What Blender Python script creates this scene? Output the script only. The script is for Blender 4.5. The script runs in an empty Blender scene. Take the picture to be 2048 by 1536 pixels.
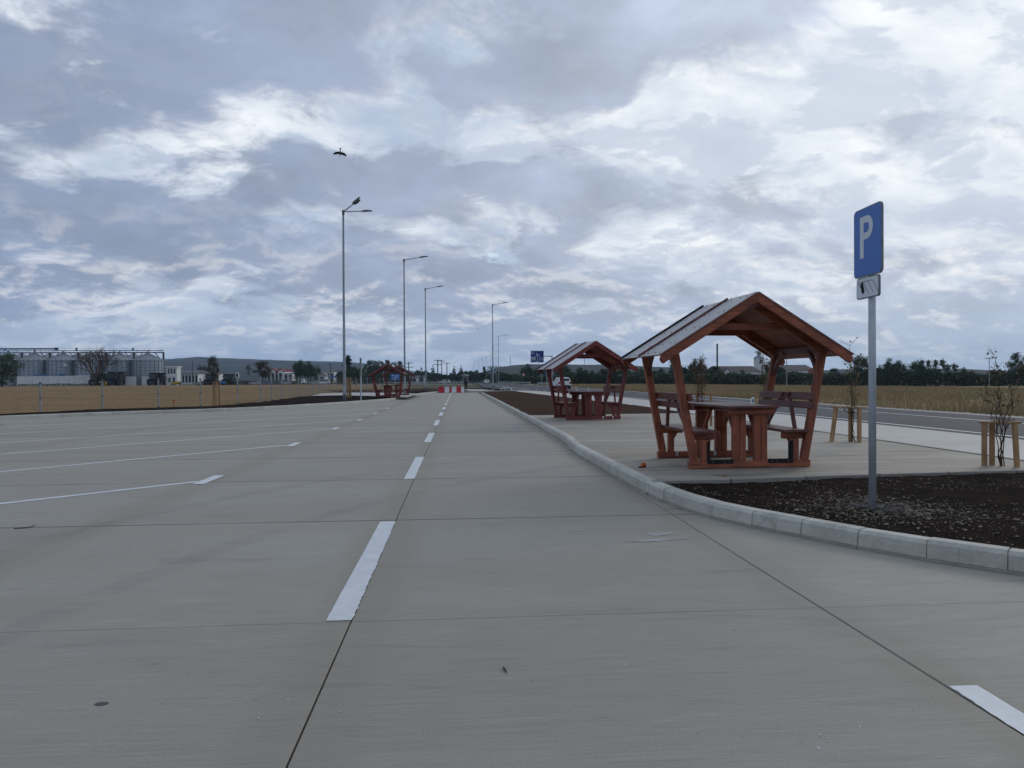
import bpy, bmesh, math, random
from mathutils import Vector, Matrix, noise as mnoise

S = bpy.context.scene
COL = S.collection
R = math.radians

# ------------------------------------------------------------------ camera
F, CH = 1430.0, 1.4                 # focal length (2048-wide frame) and eye height
ROLL = R(0.3)
_v = Vector((-108 / F, 8 / F, -1)); _v = Matrix.Rotation(-ROLL, 3, 'Z') @ _v
PITCH = math.atan(_v.y); YAW = math.atan(-_v.x * math.cos(PITCH))
CROT = Matrix.Rotation(-YAW, 3, 'Z') @ Matrix.Rotation(math.pi / 2 - PITCH, 3, 'X') @ Matrix.Rotation(-ROLL, 3, 'Z')
cam_d = bpy.data.cameras.new('camera'); cam_d.sensor_width = 36; cam_d.lens = 36 * F / 2048
cam_d.clip_start = 0.05; cam_d.clip_end = 30000
cam = bpy.data.objects.new('camera', cam_d); COL.objects.link(cam)
cam.matrix_world = Matrix.Translation((0, 0, CH)) @ CROT.to_4x4()
S.camera = cam
S.render.resolution_x, S.render.resolution_y = 1024, 768

# ------------------------------------------------------------------ light
SUN_AZ, SUN_EL = R(48), R(26)        # azimuth to the right of the road direction (+Y)
SUN_DIR = Vector((math.sin(SUN_AZ) * math.cos(SUN_EL), math.cos(SUN_AZ) * math.cos(SUN_EL), math.sin(SUN_EL)))
sl = bpy.data.lights.new('sun', 'SUN'); sl.energy = 0.55; sl.angle = R(18); sl.color = (1, 0.93, 0.84)
so = bpy.data.objects.new('sun', sl); COL.objects.link(so)
so.rotation_euler = (-SUN_DIR).to_track_quat('-Z', 'Y').to_euler()

wd = bpy.data.worlds.new('World'); S.world = wd; wd.use_nodes = True
nt = wd.node_tree; nt.nodes.clear()
class NT:
    """tiny helper round a node tree"""
    def __init__(s, t): s.t = t
    def n(s, kind, **kw):
        nd = s.t.nodes.new(kind)
        for k, v in kw.items():
            if k.startswith('i_'):
                key = k[2:]; key = int(key) if key.isdigit() else key.replace('_', ' ')
                s.set(nd.inputs[key], v)
            else: setattr(nd, k, v)
        return nd
    def set(s, sock, v):
        if hasattr(v, 'is_output') or isinstance(v, bpy.types.NodeSocket): s.t.links.new(v, sock)
        else: sock.default_value = v
    def math(s, op, a, b=None, c=None, clamp=False):
        nd = s.t.nodes.new('ShaderNodeMath'); nd.operation = op; nd.use_clamp = clamp
        s.set(nd.inputs[0], a)
        if b is not None: s.set(nd.inputs[1], b)
        if c is not None: s.set(nd.inputs[2], c)
        return nd.outputs[0]
    def vm(s, op, a, b=None, out=0):
        nd = s.t.nodes.new('ShaderNodeVectorMath'); nd.operation = op
        s.set(nd.inputs[0], a)
        if b is not None:
            if op == 'SCALE': s.set(nd.inputs['Scale'], b)
            else: s.set(nd.inputs[1], b)
        return nd.outputs['Value'] if op in ('DOT_PRODUCT', 'LENGTH', 'DISTANCE') else nd.outputs[0]
    def noise(s, vec, scale, detail=6, rough=.5, dist=0, lac=2.0):
        nd = s.t.nodes.new('ShaderNodeTexNoise'); s.set(nd.inputs['Vector'], vec)
        for k, v in (('Scale', scale), ('Detail', detail), ('Roughness', rough), ('Distortion', dist), ('Lacunarity', lac)): s.set(nd.inputs[k], v)
        return nd
    def ramp(s, fac, stops, interp='LINEAR'):
        nd = s.t.nodes.new('ShaderNodeValToRGB'); cr = nd.color_ramp; cr.interpolation = interp
        while len(cr.elements) < len(stops): cr.elements.new(.5)
        for e, (p, c) in zip(cr.elements, stops):
            e.position = p; e.color = tuple(c) + (1,) if len(c) == 3 else c
        s.set(nd.inputs[0], fac); return nd.outputs[0]
    def rng(s, v, a, b, c=0, d=1, smooth=False):
        nd = s.t.nodes.new('ShaderNodeMapRange'); nd.interpolation_type = 'SMOOTHSTEP' if smooth else 'LINEAR'; nd.clamp = True
        for i, x in enumerate((v, a, b, c, d)): s.set(nd.inputs[i], x)
        return nd.outputs[0]
    def mix(s, fac, a, b, mode='MIX'):
        nd = s.t.nodes.new('ShaderNodeMix'); nd.data_type = 'RGBA'; nd.blend_type = mode
        s.set(nd.inputs[0], fac)
        for sock, v in ((nd.inputs[6], a), (nd.inputs[7], b)):
            s.set(sock, (tuple(v) + (1,)) if isinstance(v, (tuple, list)) and len(v) == 3 else v)
        return nd.outputs[2]
    def xyz(s, a):
        nd = s.t.nodes.new('ShaderNodeSeparateXYZ'); s.set(nd.inputs[0], a); return nd.outputs
    def comb(s, x, y, z):
        nd = s.t.nodes.new('ShaderNodeCombineXYZ')
        for i, v in enumerate((x, y, z)): s.set(nd.inputs[i], v)
        return nd.outputs[0]

BG = 0.1
w = NT(nt)
d = w.vm('NORMALIZE', w.n('ShaderNodeTexCoord').outputs['Generated'])
dx, dy, dz = w.xyz(d)
zc = w.math('ADD', w.math('MAXIMUM', dz, 0.0), 0.34)
P = w.comb(w.math('DIVIDE', dx, zc), w.math('DIVIDE', dy, zc), 0)
sky = w.n('ShaderNodeTexSky', sky_type='NISHITA', sun_disc=False, sun_elevation=SUN_EL, sun_rotation=SUN_AZ, altitude=200, air_density=1.2, dust_density=2.0)
#CLOUDS
# a bright high veil, darker fluffy-edged decks below it, and small puffs far off
warp = w.vm('SCALE', w.vm('SUBTRACT', w.noise(P, 3.0, 2, .5).outputs['Color'], (.5, .5, .5)), 0.16)
PW = w.vm('ADD', P, warp)
PR = w.n('ShaderNodeMapping', i_Vector=PW, i_Rotation=(0, 0, R(-25)), i_Scale=(.85, 1.12, 1)).outputs[0]
OFF = (8.7, 2.4, 4.0)
glow = w.math('POWER', w.math('MAXIMUM', w.vm('DOT_PRODUCT', d, tuple(SUN_DIR)), 0.0), 2.6)
low = w.rng(dz, 0.04, 0.27, 1, 0, True)
def deck(p):
    p = w.vm('ADD', p, OFF)
    return w.math('ADD', w.math('MULTIPLY', w.noise(p, 1.25, 1, .5).outputs[0], .46), w.math('MULTIPLY', w.noise(p, 3.1, 12, .60).outputs[0], .54))
n1 = deck(PR)
veil = w.noise(w.vm('ADD', PR, (1.7, 8.2, 0)), 2.4, 10, .58, .1).outputs[0]
inner = w.noise(w.vm('ADD', PR, (4.7, 3.2, 0)), 4.5, 7, .55).outputs[0]
base = w.mix(w.math('ADD', w.rng(veil, .40, .64, 0, .72), w.math('MULTIPLY', glow, .26), clamp=True), (.375, .465, .615), (.95, .975, .98))
dark = w.mix(w.math('MULTIPLY', glow, 1.05, clamp=True), (.205, .258, .375), (.455, .51, .615))
dark = w.vm('SCALE', dark, w.rng(inner, .28, .72, .74, 1.34))
nb = w.math('ADD', n1, w.rng(glow, 0, 1, .040, -.012))
cov = w.math('MULTIPLY', w.rng(nb, .465, .522, 0, 1, True), w.rng(inner, .30, .60, .74, .98))
mid = w.noise(w.vm('ADD', PR, (6.1, 1.9, 5.0)), 5.2, 12, .62).outputs[0]
base = w.mix(w.math('MULTIPLY', w.rng(mid, .485, .555, 0, 1, True), .68), base, w.mix(glow, (.36, .435, .57), (.56, .625, .72)))
col = w.mix(cov, base, dark)
n2 = deck(w.vm('ADD', PR, (.022, .016, 0)))
rim = w.math('MULTIPLY', w.rng(w.math('SUBTRACT', n1, n2), .0, .045), w.rng(w.math('ABSOLUTE', w.math('SUBTRACT', nb, .49)), .0, .045, 1, 0))
col = w.mix(w.math('MULTIPLY', rim, w.rng(glow, 0, .8, .22, .6)), col, (.97, .98, .98))
# far rows of small puffs with lit tops, a touch of pink, then the blue band at the horizon
PF = w.n('ShaderNodeMapping', i_Vector=PW, i_Scale=(1, 1.05, 1), i_Location=(3, 1, 0)).outputs[0]
def fine_n(p): return w.noise(p, 5.6, 11, .60).outputs[0]
fine = fine_n(PF); fine2 = fine_n(w.vm('ADD', PF, (.0, .028, 0)))
rows = w.math('MULTIPLY', w.rng(fine, .47, .60, 0, 1, True), low)
tops = w.rng(w.math('SUBTRACT', fine, fine2), -.05, .05)
puff = w.mix(tops, w.mix(glow, (.40, .47, .60), (.58, .63, .72)), w.mix(glow, (.80, .80, .83), (.98, .97, .95)))
col = w.mix(w.math('MULTIPLY', rows, .66), col, puff)
band = w.math('MULTIPLY', w.rng(dz, 0.0, 0.13, .95, 0, True), w.rng(fine, .42, .60, 1.0, .72))
col = w.mix(band, col, w.mix(w.rng(glow, 0.1, .9), (.30, .40, .57), (.45, .545, .675)))
gap = w.rng(w.math('ADD', w.math('MULTIPLY', n1, .5), w.math('MULTIPLY', veil, .5)), .372, .40, .5, 0, True)
gap = w.math('MULTIPLY', gap, w.rng(dz, .06, .14, 0, 1))
col = w.vm('SCALE', col, 1 / BG)
col = w.mix(gap, col, w.vm('ADD', w.vm('SCALE', sky.outputs[0], .8), (3.2, 4.0, 4.8)))
bg = w.n('ShaderNodeBackground', i_Color=col, i_Strength=BG)
w.t.links.new(bg.outputs[0], w.n('ShaderNodeOutputWorld').inputs[0])

vs = S.view_settings; vs.view_transform = 'Standard'; vs.look = 'None'; vs.exposure = 0.18; vs.gamma = 1; vs.use_curve_mapping = False
S.cycles.use_denoising = True
S.cycles.max_bounces = 6; S.cycles.volume_bounces = 1
S.cycles.volume_step_rate = 1.0

# ------------------------------------------------------------------ helpers
def ray(px, py): return CROT @ Vector(((px - 1024) / F, (768 - py) / F, -1))
def g(px, py, z=0.0):
    r = ray(px, py); t = (z - CH) / r.z; return Vector((r.x * t, r.y * t, z))
def at(px, py, Y):
    r = ray(px, py); t = Y / r.y; return Vector((r.x * t, Y, CH + r.z * t))
def zt(px, py, Y): return at(px, py, Y).z
def rnd(a, b): return random.uniform(a, b)

class MB:
    """collects simple solids into one mesh"""
    def __init__(s): s.v = []; s.f = []
    def add(s, vs, fs):
        o = len(s.v); s.v += [tuple(v) for v in vs]; s.f += [tuple(i + o for i in f) for f in fs]; return s
    def box(s, x0, x1, y0, y1, z0, z1):
        return s.add([(x0, y0, z0), (x1, y0, z0), (x1, y1, z0), (x0, y1, z0), (x0, y0, z1), (x1, y0, z1), (x1, y1, z1), (x0, y1, z1)],
                     [(3, 2, 1, 0), (4, 5, 6, 7), (0, 1, 5, 4), (1, 2, 6, 5), (2, 3, 7, 6), (3, 0, 4, 7)])
    def beam(s, a, b, wd, ht, up=(0, 0, 1)):
        a, b = Vector(a), Vector(b); t = (b - a).normalized(); u = Vector(up)
        sx = t.cross(u).normalized() * wd / 2; sy = sx.cross(t).normalized() * ht / 2
        vs = [p + i * sx + j * sy for p in (a, b) for i, j in ((-1, -1), (1, -1), (1, 1), (-1, 1))]
        return s.add(vs, [(0, 1, 2, 3), (7, 6, 5, 4), (0, 4, 5, 1), (1, 5, 6, 2), (2, 6, 7, 3), (3, 7, 4, 0)])
    def tube(s, pts, rs, n=8, cap=True):
        pts = [Vector(p) for p in pts]
        if not hasattr(rs, '__len__'): rs = [rs] * len(pts)
        o = len(s.v); k = len(pts)
        for i, p in enumerate(pts):
            t = (pts[min(i + 1, k - 1)] - pts[max(i - 1, 0)]).normalized()
            a = t.cross(Vector((0, 0, 1)) if abs(t.z) < .95 else Vector((1, 0, 0))).normalized(); b = a.cross(t)
            for j in range(n):
                q = 2 * math.pi * j / n; s.v.append(tuple(p + (a * math.cos(q) + b * math.sin(q)) * rs[i]))
        for i in range(k - 1):
            for j in range(n):
                j2 = (j + 1) % n; s.f.append((o + i * n + j, o + i * n + j2, o + (i + 1) * n + j2, o + (i + 1) * n + j))
        if cap:
            s.f.append(tuple(o + j for j in reversed(range(n)))); s.f.append(tuple(o + (k - 1) * n + j for j in range(n)))
        return s
    def prism(s, poly, fn0, fn1):
        """polygon [(a,b)] between the two placements fn0(a,b), fn1(a,b)"""
        n = len(poly); vs = [fn0(*p) for p in poly] + [fn1(*p) for p in poly]
        return s.add(vs, [tuple(reversed(range(n))), tuple(range(n, 2 * n))] + [(i, (i + 1) % n, n + (i + 1) % n, n + i) for i in range(n)])
    def lathe(s, prof, n=16, c=(0, 0, 0)):
        o = len(s.v)
        for r, z in prof:
            for j in range(n):
                q = 2 * math.pi * j / n; s.v.append((c[0] + r * math.cos(q), c[1] + r * math.sin(q), c[2] + z))
        for i in range(len(prof) - 1):
            for j in range(n):
                j2 = (j + 1) % n; s.f.append((o + i * n + j, o + i * n + j2, o + (i + 1) * n + j2, o + (i + 1) * n + j))
        s.f.append(tuple(o + j for j in reversed(range(n)))); s.f.append(tuple(o + (len(prof) - 1) * n + j for j in range(n)))
        return s
    def mesh(s, name, mat, smooth=False):
        m = bpy.data.meshes.new(name); m.from_pydata(s.v, [], s.f); m.update()
        bm = bmesh.new(); bm.from_mesh(m); bmesh.ops.recalc_face_normals(bm, faces=bm.faces); bm.to_mesh(m); bm.free()
        if mat: m.materials.append(mat)
        if smooth: m.polygons.foreach_set('use_smooth', [True] * len(m.polygons))
        return m
    def raw(s, name, mat):
        m = bpy.data.meshes.new(name); m.from_pydata(s.v, [], s.f); m.update(); m.materials.append(mat); return m
    def build(s, name, mat, parent=None, smooth=False, bevel=0.0, raw=False):
        o = link(name, s.raw(name, mat) if raw else s.mesh(name, mat, smooth), parent)
        if bevel:
            b = o.modifiers.new('bevel', 'BEVEL'); b.width = bevel; b.segments = 1; b.limit_method = 'ANGLE'; b.angle_limit = R(40)
        return o

def link(name, data, parent=None, loc=None, rz=None):
    o = bpy.data.objects.new(name, data); COL.objects.link(o)
    if parent: o.parent = parent
    if loc is not None: o.location = loc
    if rz is not None: o.rotation_euler.z = rz
    return o
def tag(o, label=None, cat=None, group=None, kind=None):
    for k, v in (('label', label), ('category', cat), ('group', group), ('kind', kind)):
        if v: o[k] = v
    return o
def thing(name, label, cat, loc=(0, 0, 0), rz=0, group=None): return tag(link(name, None, None, loc, rz), label, cat, group)
def struct(o): o['kind'] = 'structure'; return o
def copy_tree(o, parent=None):
    c = o.copy(); COL.objects.link(c); c.parent = parent
    for ch in list(o.children): copy_tree(ch, c)
    return c
def sheet(name, pts, z, mat, parent=None):
    m = bpy.data.meshes.new(name); m.from_pydata([(p[0], p[1], z) for p in pts], [], [tuple(range(len(pts)))]); m.update()
    if m.polygons[0].normal.z < 0: m.flip_normals()
    m.materials.append(mat); return link(name, m, parent)

# ------------------------------------------------------------------ materials
def newmat(name):
    m = bpy.data.materials.new(name); m.use_nodes = True; t = NT(m.node_tree); return m, t, m.node_tree.nodes['Principled BSDF']
def pmat(name, c1, c2=None, scale=6, rough=.7, metal=0, bump=0, bscale=40, stretch=(1, 1, 1), detail=5, coords='Object', spec=.3, lo=.35, hi=.65, rand=0):
    m, t, b = newmat(name); c2 = c2 or tuple(x * .8 for x in c1)
    tc = t.n('ShaderNodeTexCoord').outputs[coords] if coords != 'World' else t.n('ShaderNodeNewGeometry').outputs['Position']
    mp = t.n('ShaderNodeMapping', i_Vector=tc, i_Scale=stretch).outputs[0]
    c = t.ramp(t.noise(mp, scale, detail, .6).outputs[0], [(lo, c1), (hi, c2)])
    if rand:
        r = t.n('ShaderNodeObjectInfo').outputs['Random']; c = t.vm('SCALE', c, t.rng(r, 0, 1, 1 - rand, 1 + rand))
    t.set(b.inputs['Base Color'], c); b.inputs['Roughness'].default_value = rough; b.inputs['Metallic'].default_value = metal
    b.inputs['Specular IOR Level'].default_value = spec
    if bump:
        bn = t.n('ShaderNodeBump', i_Strength=bump, i_Distance=.02, i_Height=t.noise(mp, bscale, 6, .6).outputs[0]); t.set(b.inputs['Normal'], bn.outputs[0])
    return m

M = {}
def wood(name, c1, c2, st, rough=.45):
    m, t, b = newmat(name)
    tc = t.n('ShaderNodeTexCoord').outputs['Object']
    r = t.n('ShaderNodeObjectInfo').outputs['Random']
    mp = t.n('ShaderNodeMapping', i_Vector=t.vm('ADD', tc, t.comb(t.math('MULTIPLY', r, 17.0), t.math('MULTIPLY', r, 9.0), t.math('MULTIPLY', r, 5.0))), i_Scale=st).outputs[0]
    grain = t.noise(mp, 3.0, 8, .65, .6).outputs[0]
    patch = t.noise(tc, 3.0, 3).outputs[0]
    c = t.ramp(grain, [(.30, c2), (.52, c1), (.75, tuple(x * 1.35 for x in c1))])
    c = t.vm('SCALE', c, t.math('MULTIPLY', t.rng(patch, .3, .7, .72, 1.2), t.rng(r, 0, 1, .82, 1.16)))
    t.set(b.inputs['Base Color'], c); t.set(b.inputs['Roughness'], t.rng(grain, .3, .7, rough, rough + .2)); b.inputs['Specular IOR Level'].default_value = .35
    t.set(b.inputs['Normal'], t.n('ShaderNodeBump', i_Strength=.6, i_Distance=.006, i_Height=grain).outputs[0])
    return m
RC1, RC2 = (.30, .092, .046), (.125, .034, .018)
DK1, DK2 = (.165, .058, .047), (.08, .028, .024)
for ax, st in (('x', (.6, 9, 9)), ('y', (9, .6, 9)), ('z', (9, 9, .6))):
    M['red_' + ax] = wood('stained_timber_' + ax, RC1, RC2, st)
    M['dark_' + ax] = wood('dark_timber_' + ax, DK1, DK2, st, .38)
    M['mah_' + ax] = wood('mahogany_timber_' + ax, (.185, .042, .036), (.085, .018, .016), st)
    M['raw_' + ax] = wood('raw_timber_' + ax, (.40, .25, .125), (.27, .15, .07), st, .7)
M['soffit'] = wood('soffit_timber', (.30, .105, .066), (.145, .048, .033), (9, .6, 9))
M['roofsheet'] = pmat('roof_sheet', (.40, .39, .40), (.30, .29, .30), 4, .38, .55, .15, 60)
M['black_steel'] = pmat('black_steel', (.010, .011, .013), None, 20, .5, .2)
M['screw'] = pmat('screw_head', (.03, .03, .035), None, 20, .5, .3)
M['galv'] = pmat('galvanised_steel', (.52, .56, .59), (.40, .44, .47), 14, .42, .2, .12, 60, (1, 1, .3))
M['lamp_steel'] = pmat('lamp_steel', (.31, .335, .36), (.24, .265, .29), 3, .5, .25, 0, 30, (1, 1, .1))
M['lamp_head'] = pmat('lamp_head', (.13, .145, .165), None, 8, .5, .3)
M['white'] = pmat('white_plastic', (.72, .74, .74), (.60, .62, .62), 9, .5)
M['black'] = pmat('black_rubber', (.014, .014, .015), None, 12, .8)
M['glass_dark'] = pmat('dark_glass', (.015, .019, .022), None, 5, .12, 0, 0, 1, spec=.6)
M['sign_blue'] = pmat('sign_blue', (.055, .175, .50), (.047, .152, .46), 3, .42, spec=.4)
M['sign_blue2'] = pmat('sign_blue_far', (.012, .055, .24), (.011, .048, .21), 3, .5)
M['sign_grey'] = pmat('sign_edge_grey', (.22, .24, .26), None, 9, .5, .4)
M['sign_white'] = pmat('sign_white', (.70, .74, .78), (.62, .66, .70), 5, .45)
M['red_plastic'] = pmat('red_plastic', (.52, .030, .040), (.44, .025, .035), 5, .45)
M['orange'] = pmat('orange_plastic', (.55, .11, .015), None, 20, .5)
M['leafbrown'] = pmat('dry_leaf', (.20, .145, .075), (.12, .10, .05), 8, .7, rand=.2)
M['twig'] = pmat('twig_bark', (.10, .065, .038), (.06, .04, .026), 30, .8)
M['bark'] = pmat('bark', (.062, .048, .037), (.036, .028, .022), 6, .9, 0, .5, 20, (1, 1, .3))
M['paint'] = None

def foliage(name, c1, c2):
    m, t, b = newmat(name)
    r = t.n('ShaderNodeNewGeometry').outputs['Random Per Island']
    big = t.noise(t.n('ShaderNodeTexCoord').outputs['Object'], .8, 3).outputs[0]
    o = t.n('ShaderNodeObjectInfo').outputs['Random']
    c = t.ramp(t.math('ADD', t.math('MULTIPLY', r, .6), t.math('MULTIPLY', big, .5)), [(.1, c1), (.95, c2)])
    c = t.vm('SCALE', c, t.rng(o, 0, 1, .8, 1.15))
    t.set(b.inputs['Base Color'], c); b.inputs['Roughness'].default_value = .65; b.inputs['Specular IOR Level'].default_value = .2
    return m
M['leaf_dark'] = foliage('foliage_dark', (.030, .052, .031), (.078, .110, .052))
M['leaf_mid'] = foliage('foliage_mid', (.034, .056, .026), (.078, .105, .045))
M['leaf_brown'] = foliage('foliage_brownish', (.040, .036, .018), (.085, .066, .030))
M['leaf_pine'] = foliage('foliage_pine', (.012, .026, .018), (.028, .048, .028))

def concrete(name, base, warm, streak=(2.2, 70, 1), joints=(), yj=(), arcs=(), stain=.16, blot=.9, s0=.56, s1=.70):
    m, t, b = newmat(name)
    pos = t.n('ShaderNodeNewGeometry').outputs['Position']
    x, y, z = t.xyz(pos)
    mp = t.n('ShaderNodeMapping', i_Vector=pos, i_Scale=streak).outputs[0]
    broom = t.noise(mp, 1.0, 5, .7).outputs[0]
    mp2 = t.n('ShaderNodeMapping', i_Vector=pos, i_Scale=(.22, 1.0, 1)).outputs[0]
    blotn = t.noise(mp2, blot, 8, .62, .5).outputs[0]
    fine = t.noise(pos, 90, 3, .7).outputs[0]
    mp3 = t.n('ShaderNodeMapping', i_Vector=pos, i_Scale=(.35, 2.4, 1), i_Location=(11, 4, 0)).outputs[0]
    spots = t.noise(mp3, 1.6, 9, .7, .8).outputs[0]
    rndm = t.n('ShaderNodeObjectInfo').outputs['Random']
    c = t.mix(t.rng(blotn, .35, .65), tuple(base), tuple(warm))
    k = t.math('MULTIPLY', t.rng(broom, .25, .75, .85, 1.14), t.rng(fine, .2, .8, .84, 1.16))
    k = t.math('MULTIPLY', k, t.rng(rndm, 0, 1, .955, 1.045))
    k = t.math('MULTIPLY', k, t.rng(spots, s0, s1, 1, 1 - stain))
    k = t.math('MULTIPLY', k, t.rng(spots, .27, .40, 1 + stain * .7, 1))
    # hairline drag marks across the slabs, pale scuffs, dark specks
    mp4 = t.n('ShaderNodeMapping', i_Vector=pos, i_Scale=(.55, 26, 1), i_Location=(5, 2, 0)).outputs[0]
    drag = t.noise(mp4, 1.3, 4, .6).outputs[0]
    patchy = t.noise(pos, .45, 4, .6).outputs[0]
    k = t.math('MULTIPLY', k, t.rng(t.math('ADD', drag, t.math('MULTIPLY', patchy, .35)), .84, .93, 1, .72))
    scuff = t.noise(t.n('ShaderNodeMapping', i_Vector=pos, i_Scale=(1, 2.2, 1), i_Rotation=(0, 0, .5)).outputs[0], 1.1, 10, .72, 1.2).outputs[0]
    k = t.math('MULTIPLY', k, t.rng(scuff, .58, .72, 1, 1.16))
    k = t.math('MULTIPLY', k, t.rng(t.noise(pos, 26, 2, .5).outputs[0], .74, .78, 1, .55))
    c = t.vm('SCALE', c, k)
    for jx, wdt in joints:
        dd = t.math('ABSOLUTE', t.math('SUBTRACT', x, jx))
        dd = t.math('ADD', dd, t.math('MULTIPLY', t.math('SUBTRACT', blotn, .5), wdt * 1.4))
        f = t.rng(dd, wdt * .3, wdt, .25, 0, True)
        c = t.mix(f, c, (.235, .185, .13))
    for jy, wdt, amt in yj:
        dd = t.math('ABSOLUTE', t.math('SUBTRACT', t.math('ADD', y, t.math('MULTIPLY', t.math('SUBTRACT', patchy, .5), .03)), jy))
        c = t.mix(t.math('MULTIPLY', t.rng(dd, wdt * .4, wdt, amt, 0, True), t.rng(spots, .36, .52, .25, 1)), c, (.075, .07, .062))
    for cx, cy, rr, wdt in arcs:
        dd = t.vm('DISTANCE', t.comb(x, y, 0), (cx, cy, 0))
        f = t.math('MULTIPLY', t.rng(t.math('ABSOLUTE', t.math('SUBTRACT', dd, rr)), wdt * .5, wdt, .16, 0, True), t.rng(spots, .40, .55))
        c = t.mix(f, c, (.09, .09, .09))
    t.set(b.inputs['Base Color'], c); t.set(b.inputs['Roughness'], t.rng(spots, .3, .7, .82, .62)); b.inputs['Specular IOR Level'].default_value = .3
    hgt = t.math('ADD', t.math('MULTIPLY', broom, .7), t.math('MULTIPLY', fine, .3))
    t.set(b.inputs['Normal'], t.n('ShaderNodeBump', i_Strength=.35, i_Distance=.006, i_Height=hgt).outputs[0])
    return m
M['pave'] = concrete('pavement_concrete', (.334, .318, .272), (.302, .282, .236), stain=.22, joints=((-.63, .34), (-3.5, .34), (2.2, .3), (-9.2, .3)), yj=((7.22, .026, .62), (10.2, .04, .5), (13.2, .06, .45), (16.2, .08, .4), (19.2, .1, .4), (22.2, .1, .35), (4.2, .012, .15), (1.2, .012, .3)),
                     arcs=((9.5, 2.0, 12.2, .16), (9.5, 2.0, 14.0, .16)))
M['slab'] = concrete('picnic_slab_concrete', (.40, .365, .30), (.28, .245, .195), (1.6, 22, 1), stain=.55, blot=1.2, s0=.50, s1=.66)
M['shoulder'] = concrete('shoulder_concrete', (.50, .485, .44), (.44, .42, .37), (2, 40, 1), stain=.14, blot=.7)
M['kerb'] = concrete('kerb_concrete', (.55, .54, .475), (.43, .42, .365), (14, 14, 30), stain=.26, blot=2.4)
M['edging'] = concrete('edging_concrete', (.30, .28, .24), (.22, .20, .165), (14, 14, 30), stain=.25, blot=3)
M['jointfill'] = pmat('joint_filler', (.035, .033, .030), None, 20, .9, coords='World')
M['asphalt'] = pmat('asphalt', (.062, .064, .072), (.046, .048, .054), .5, .8, 0, .4, 70, (1, .12, 1), coords='World')
def soilmat(name, a, bcol):
    m, t, b = newmat(name); pos = t.n('ShaderNodeNewGeometry').outputs['Position']
    n = t.noise(pos, 3.5, 9, .7).outputs[0]; n2 = t.noise(pos, 38, 5, .7).outputs[0]
    c = t.mix(t.rng(n, .35, .66), a, bcol); c = t.vm('SCALE', c, t.rng(n2, .3, .7, .55, 1.6))
    t.set(b.inputs['Base Color'], c); b.inputs['Roughness'].default_value = 1; b.inputs['Specular IOR Level'].default_value = .02
    t.set(b.inputs['Normal'], t.n('ShaderNodeBump', i_Strength=.9, i_Distance=.03, i_Height=n2).outputs[0]); return m
M['soil'] = soilmat('dark_soil', (.0125, .0095, .0078), (.032, .0225, .0165))
M['soil_brown'] = soilmat('brown_soil', (.042, .025, .018), (.075, .047, .034))
M['pebble'] = pmat('pale_pebble', (.32, .265, .195), (.09, .072, .055), 7, .85, coords='World', lo=.4, hi=.6)
M['pebble_grey'] = pmat('grey_pebble', (.14, .145, .16), (.085, .09, .10), 9, .85, coords='World')
def fieldmat(name, a, bcol, ccol, st=(.05, .35, 1)):
    m, t, b = newmat(name); pos = t.n('ShaderNodeNewGeometry').outputs['Position']
    mp = t.n('ShaderNodeMapping', i_Vector=pos, i_Scale=st).outputs[0]
    n = t.noise(mp, 1.0, 8, .65, .4).outputs[0]; n2 = t.noise(pos, 2.2, 8, .75).outputs[0]
    c = t.ramp(n, [(.33, a), (.5, bcol), (.68, ccol)]); c = t.vm('SCALE', c, t.rng(n2, .3, .7, .72, 1.28))
    t.set(b.inputs['Base Color'], c); b.inputs['Roughness'].default_value = .95; b.inputs['Specular IOR Level'].default_value = .1
    t.set(b.inputs['Normal'], t.n('ShaderNodeBump', i_Strength=.6, i_Distance=.15, i_Height=n2).outputs[0]); return m
M['stubble'] = fieldmat('stubble_field', (.165, .110, .054), (.235, .155, .076), (.285, .195, .10))
M['drygrass'] = fieldmat('dry_grass_field', (.195, .145, .074), (.275, .20, .104), (.33, .245, .135))
M['ground'] = fieldmat('far_ground', (.07, .075, .038), (.11, .10, .055), (.15, .12, .07), (.01, .02, 1))
M['hill'] = fieldmat('hill_fields', (.016, .026, .022), (.038, .042, .036), (.075, .060, .050), (.0022, .0045, .01))
M['blade'] = pmat('grass_blade', (.38, .275, .145), (.26, .205, .10), .22, .8, coords='World', lo=.4, hi=.62)
mp_, t_, b_ = newmat('marking_paint')
pos_ = t_.n('ShaderNodeNewGeometry').outputs['Position']
nn_ = t_.noise(pos_, 6, 9, .7).outputs[0]
t_.set(b_.inputs['Base Color'], t_.ramp(nn_, [(.26, (.36, .36, .33)), (.38, (.60, .63, .63)), (.7, (.73, .76, .77))])); b_.inputs['Roughness'].default_value = .6
t_.set(b_.inputs['Normal'], t_.n('ShaderNodeBump', i_Strength=.3, i_Distance=.004, i_Height=t_.noise(pos_, 60, 4).outputs[0]).outputs[0])
M['paint'] = mp_
M['paint_thin'] = pmat('thin_paint_haze', (.40, .40, .39), (.28, .27, .245), 5, .7, coords='World', stretch=(1, 4, 1), lo=.42, hi=.58)

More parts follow.
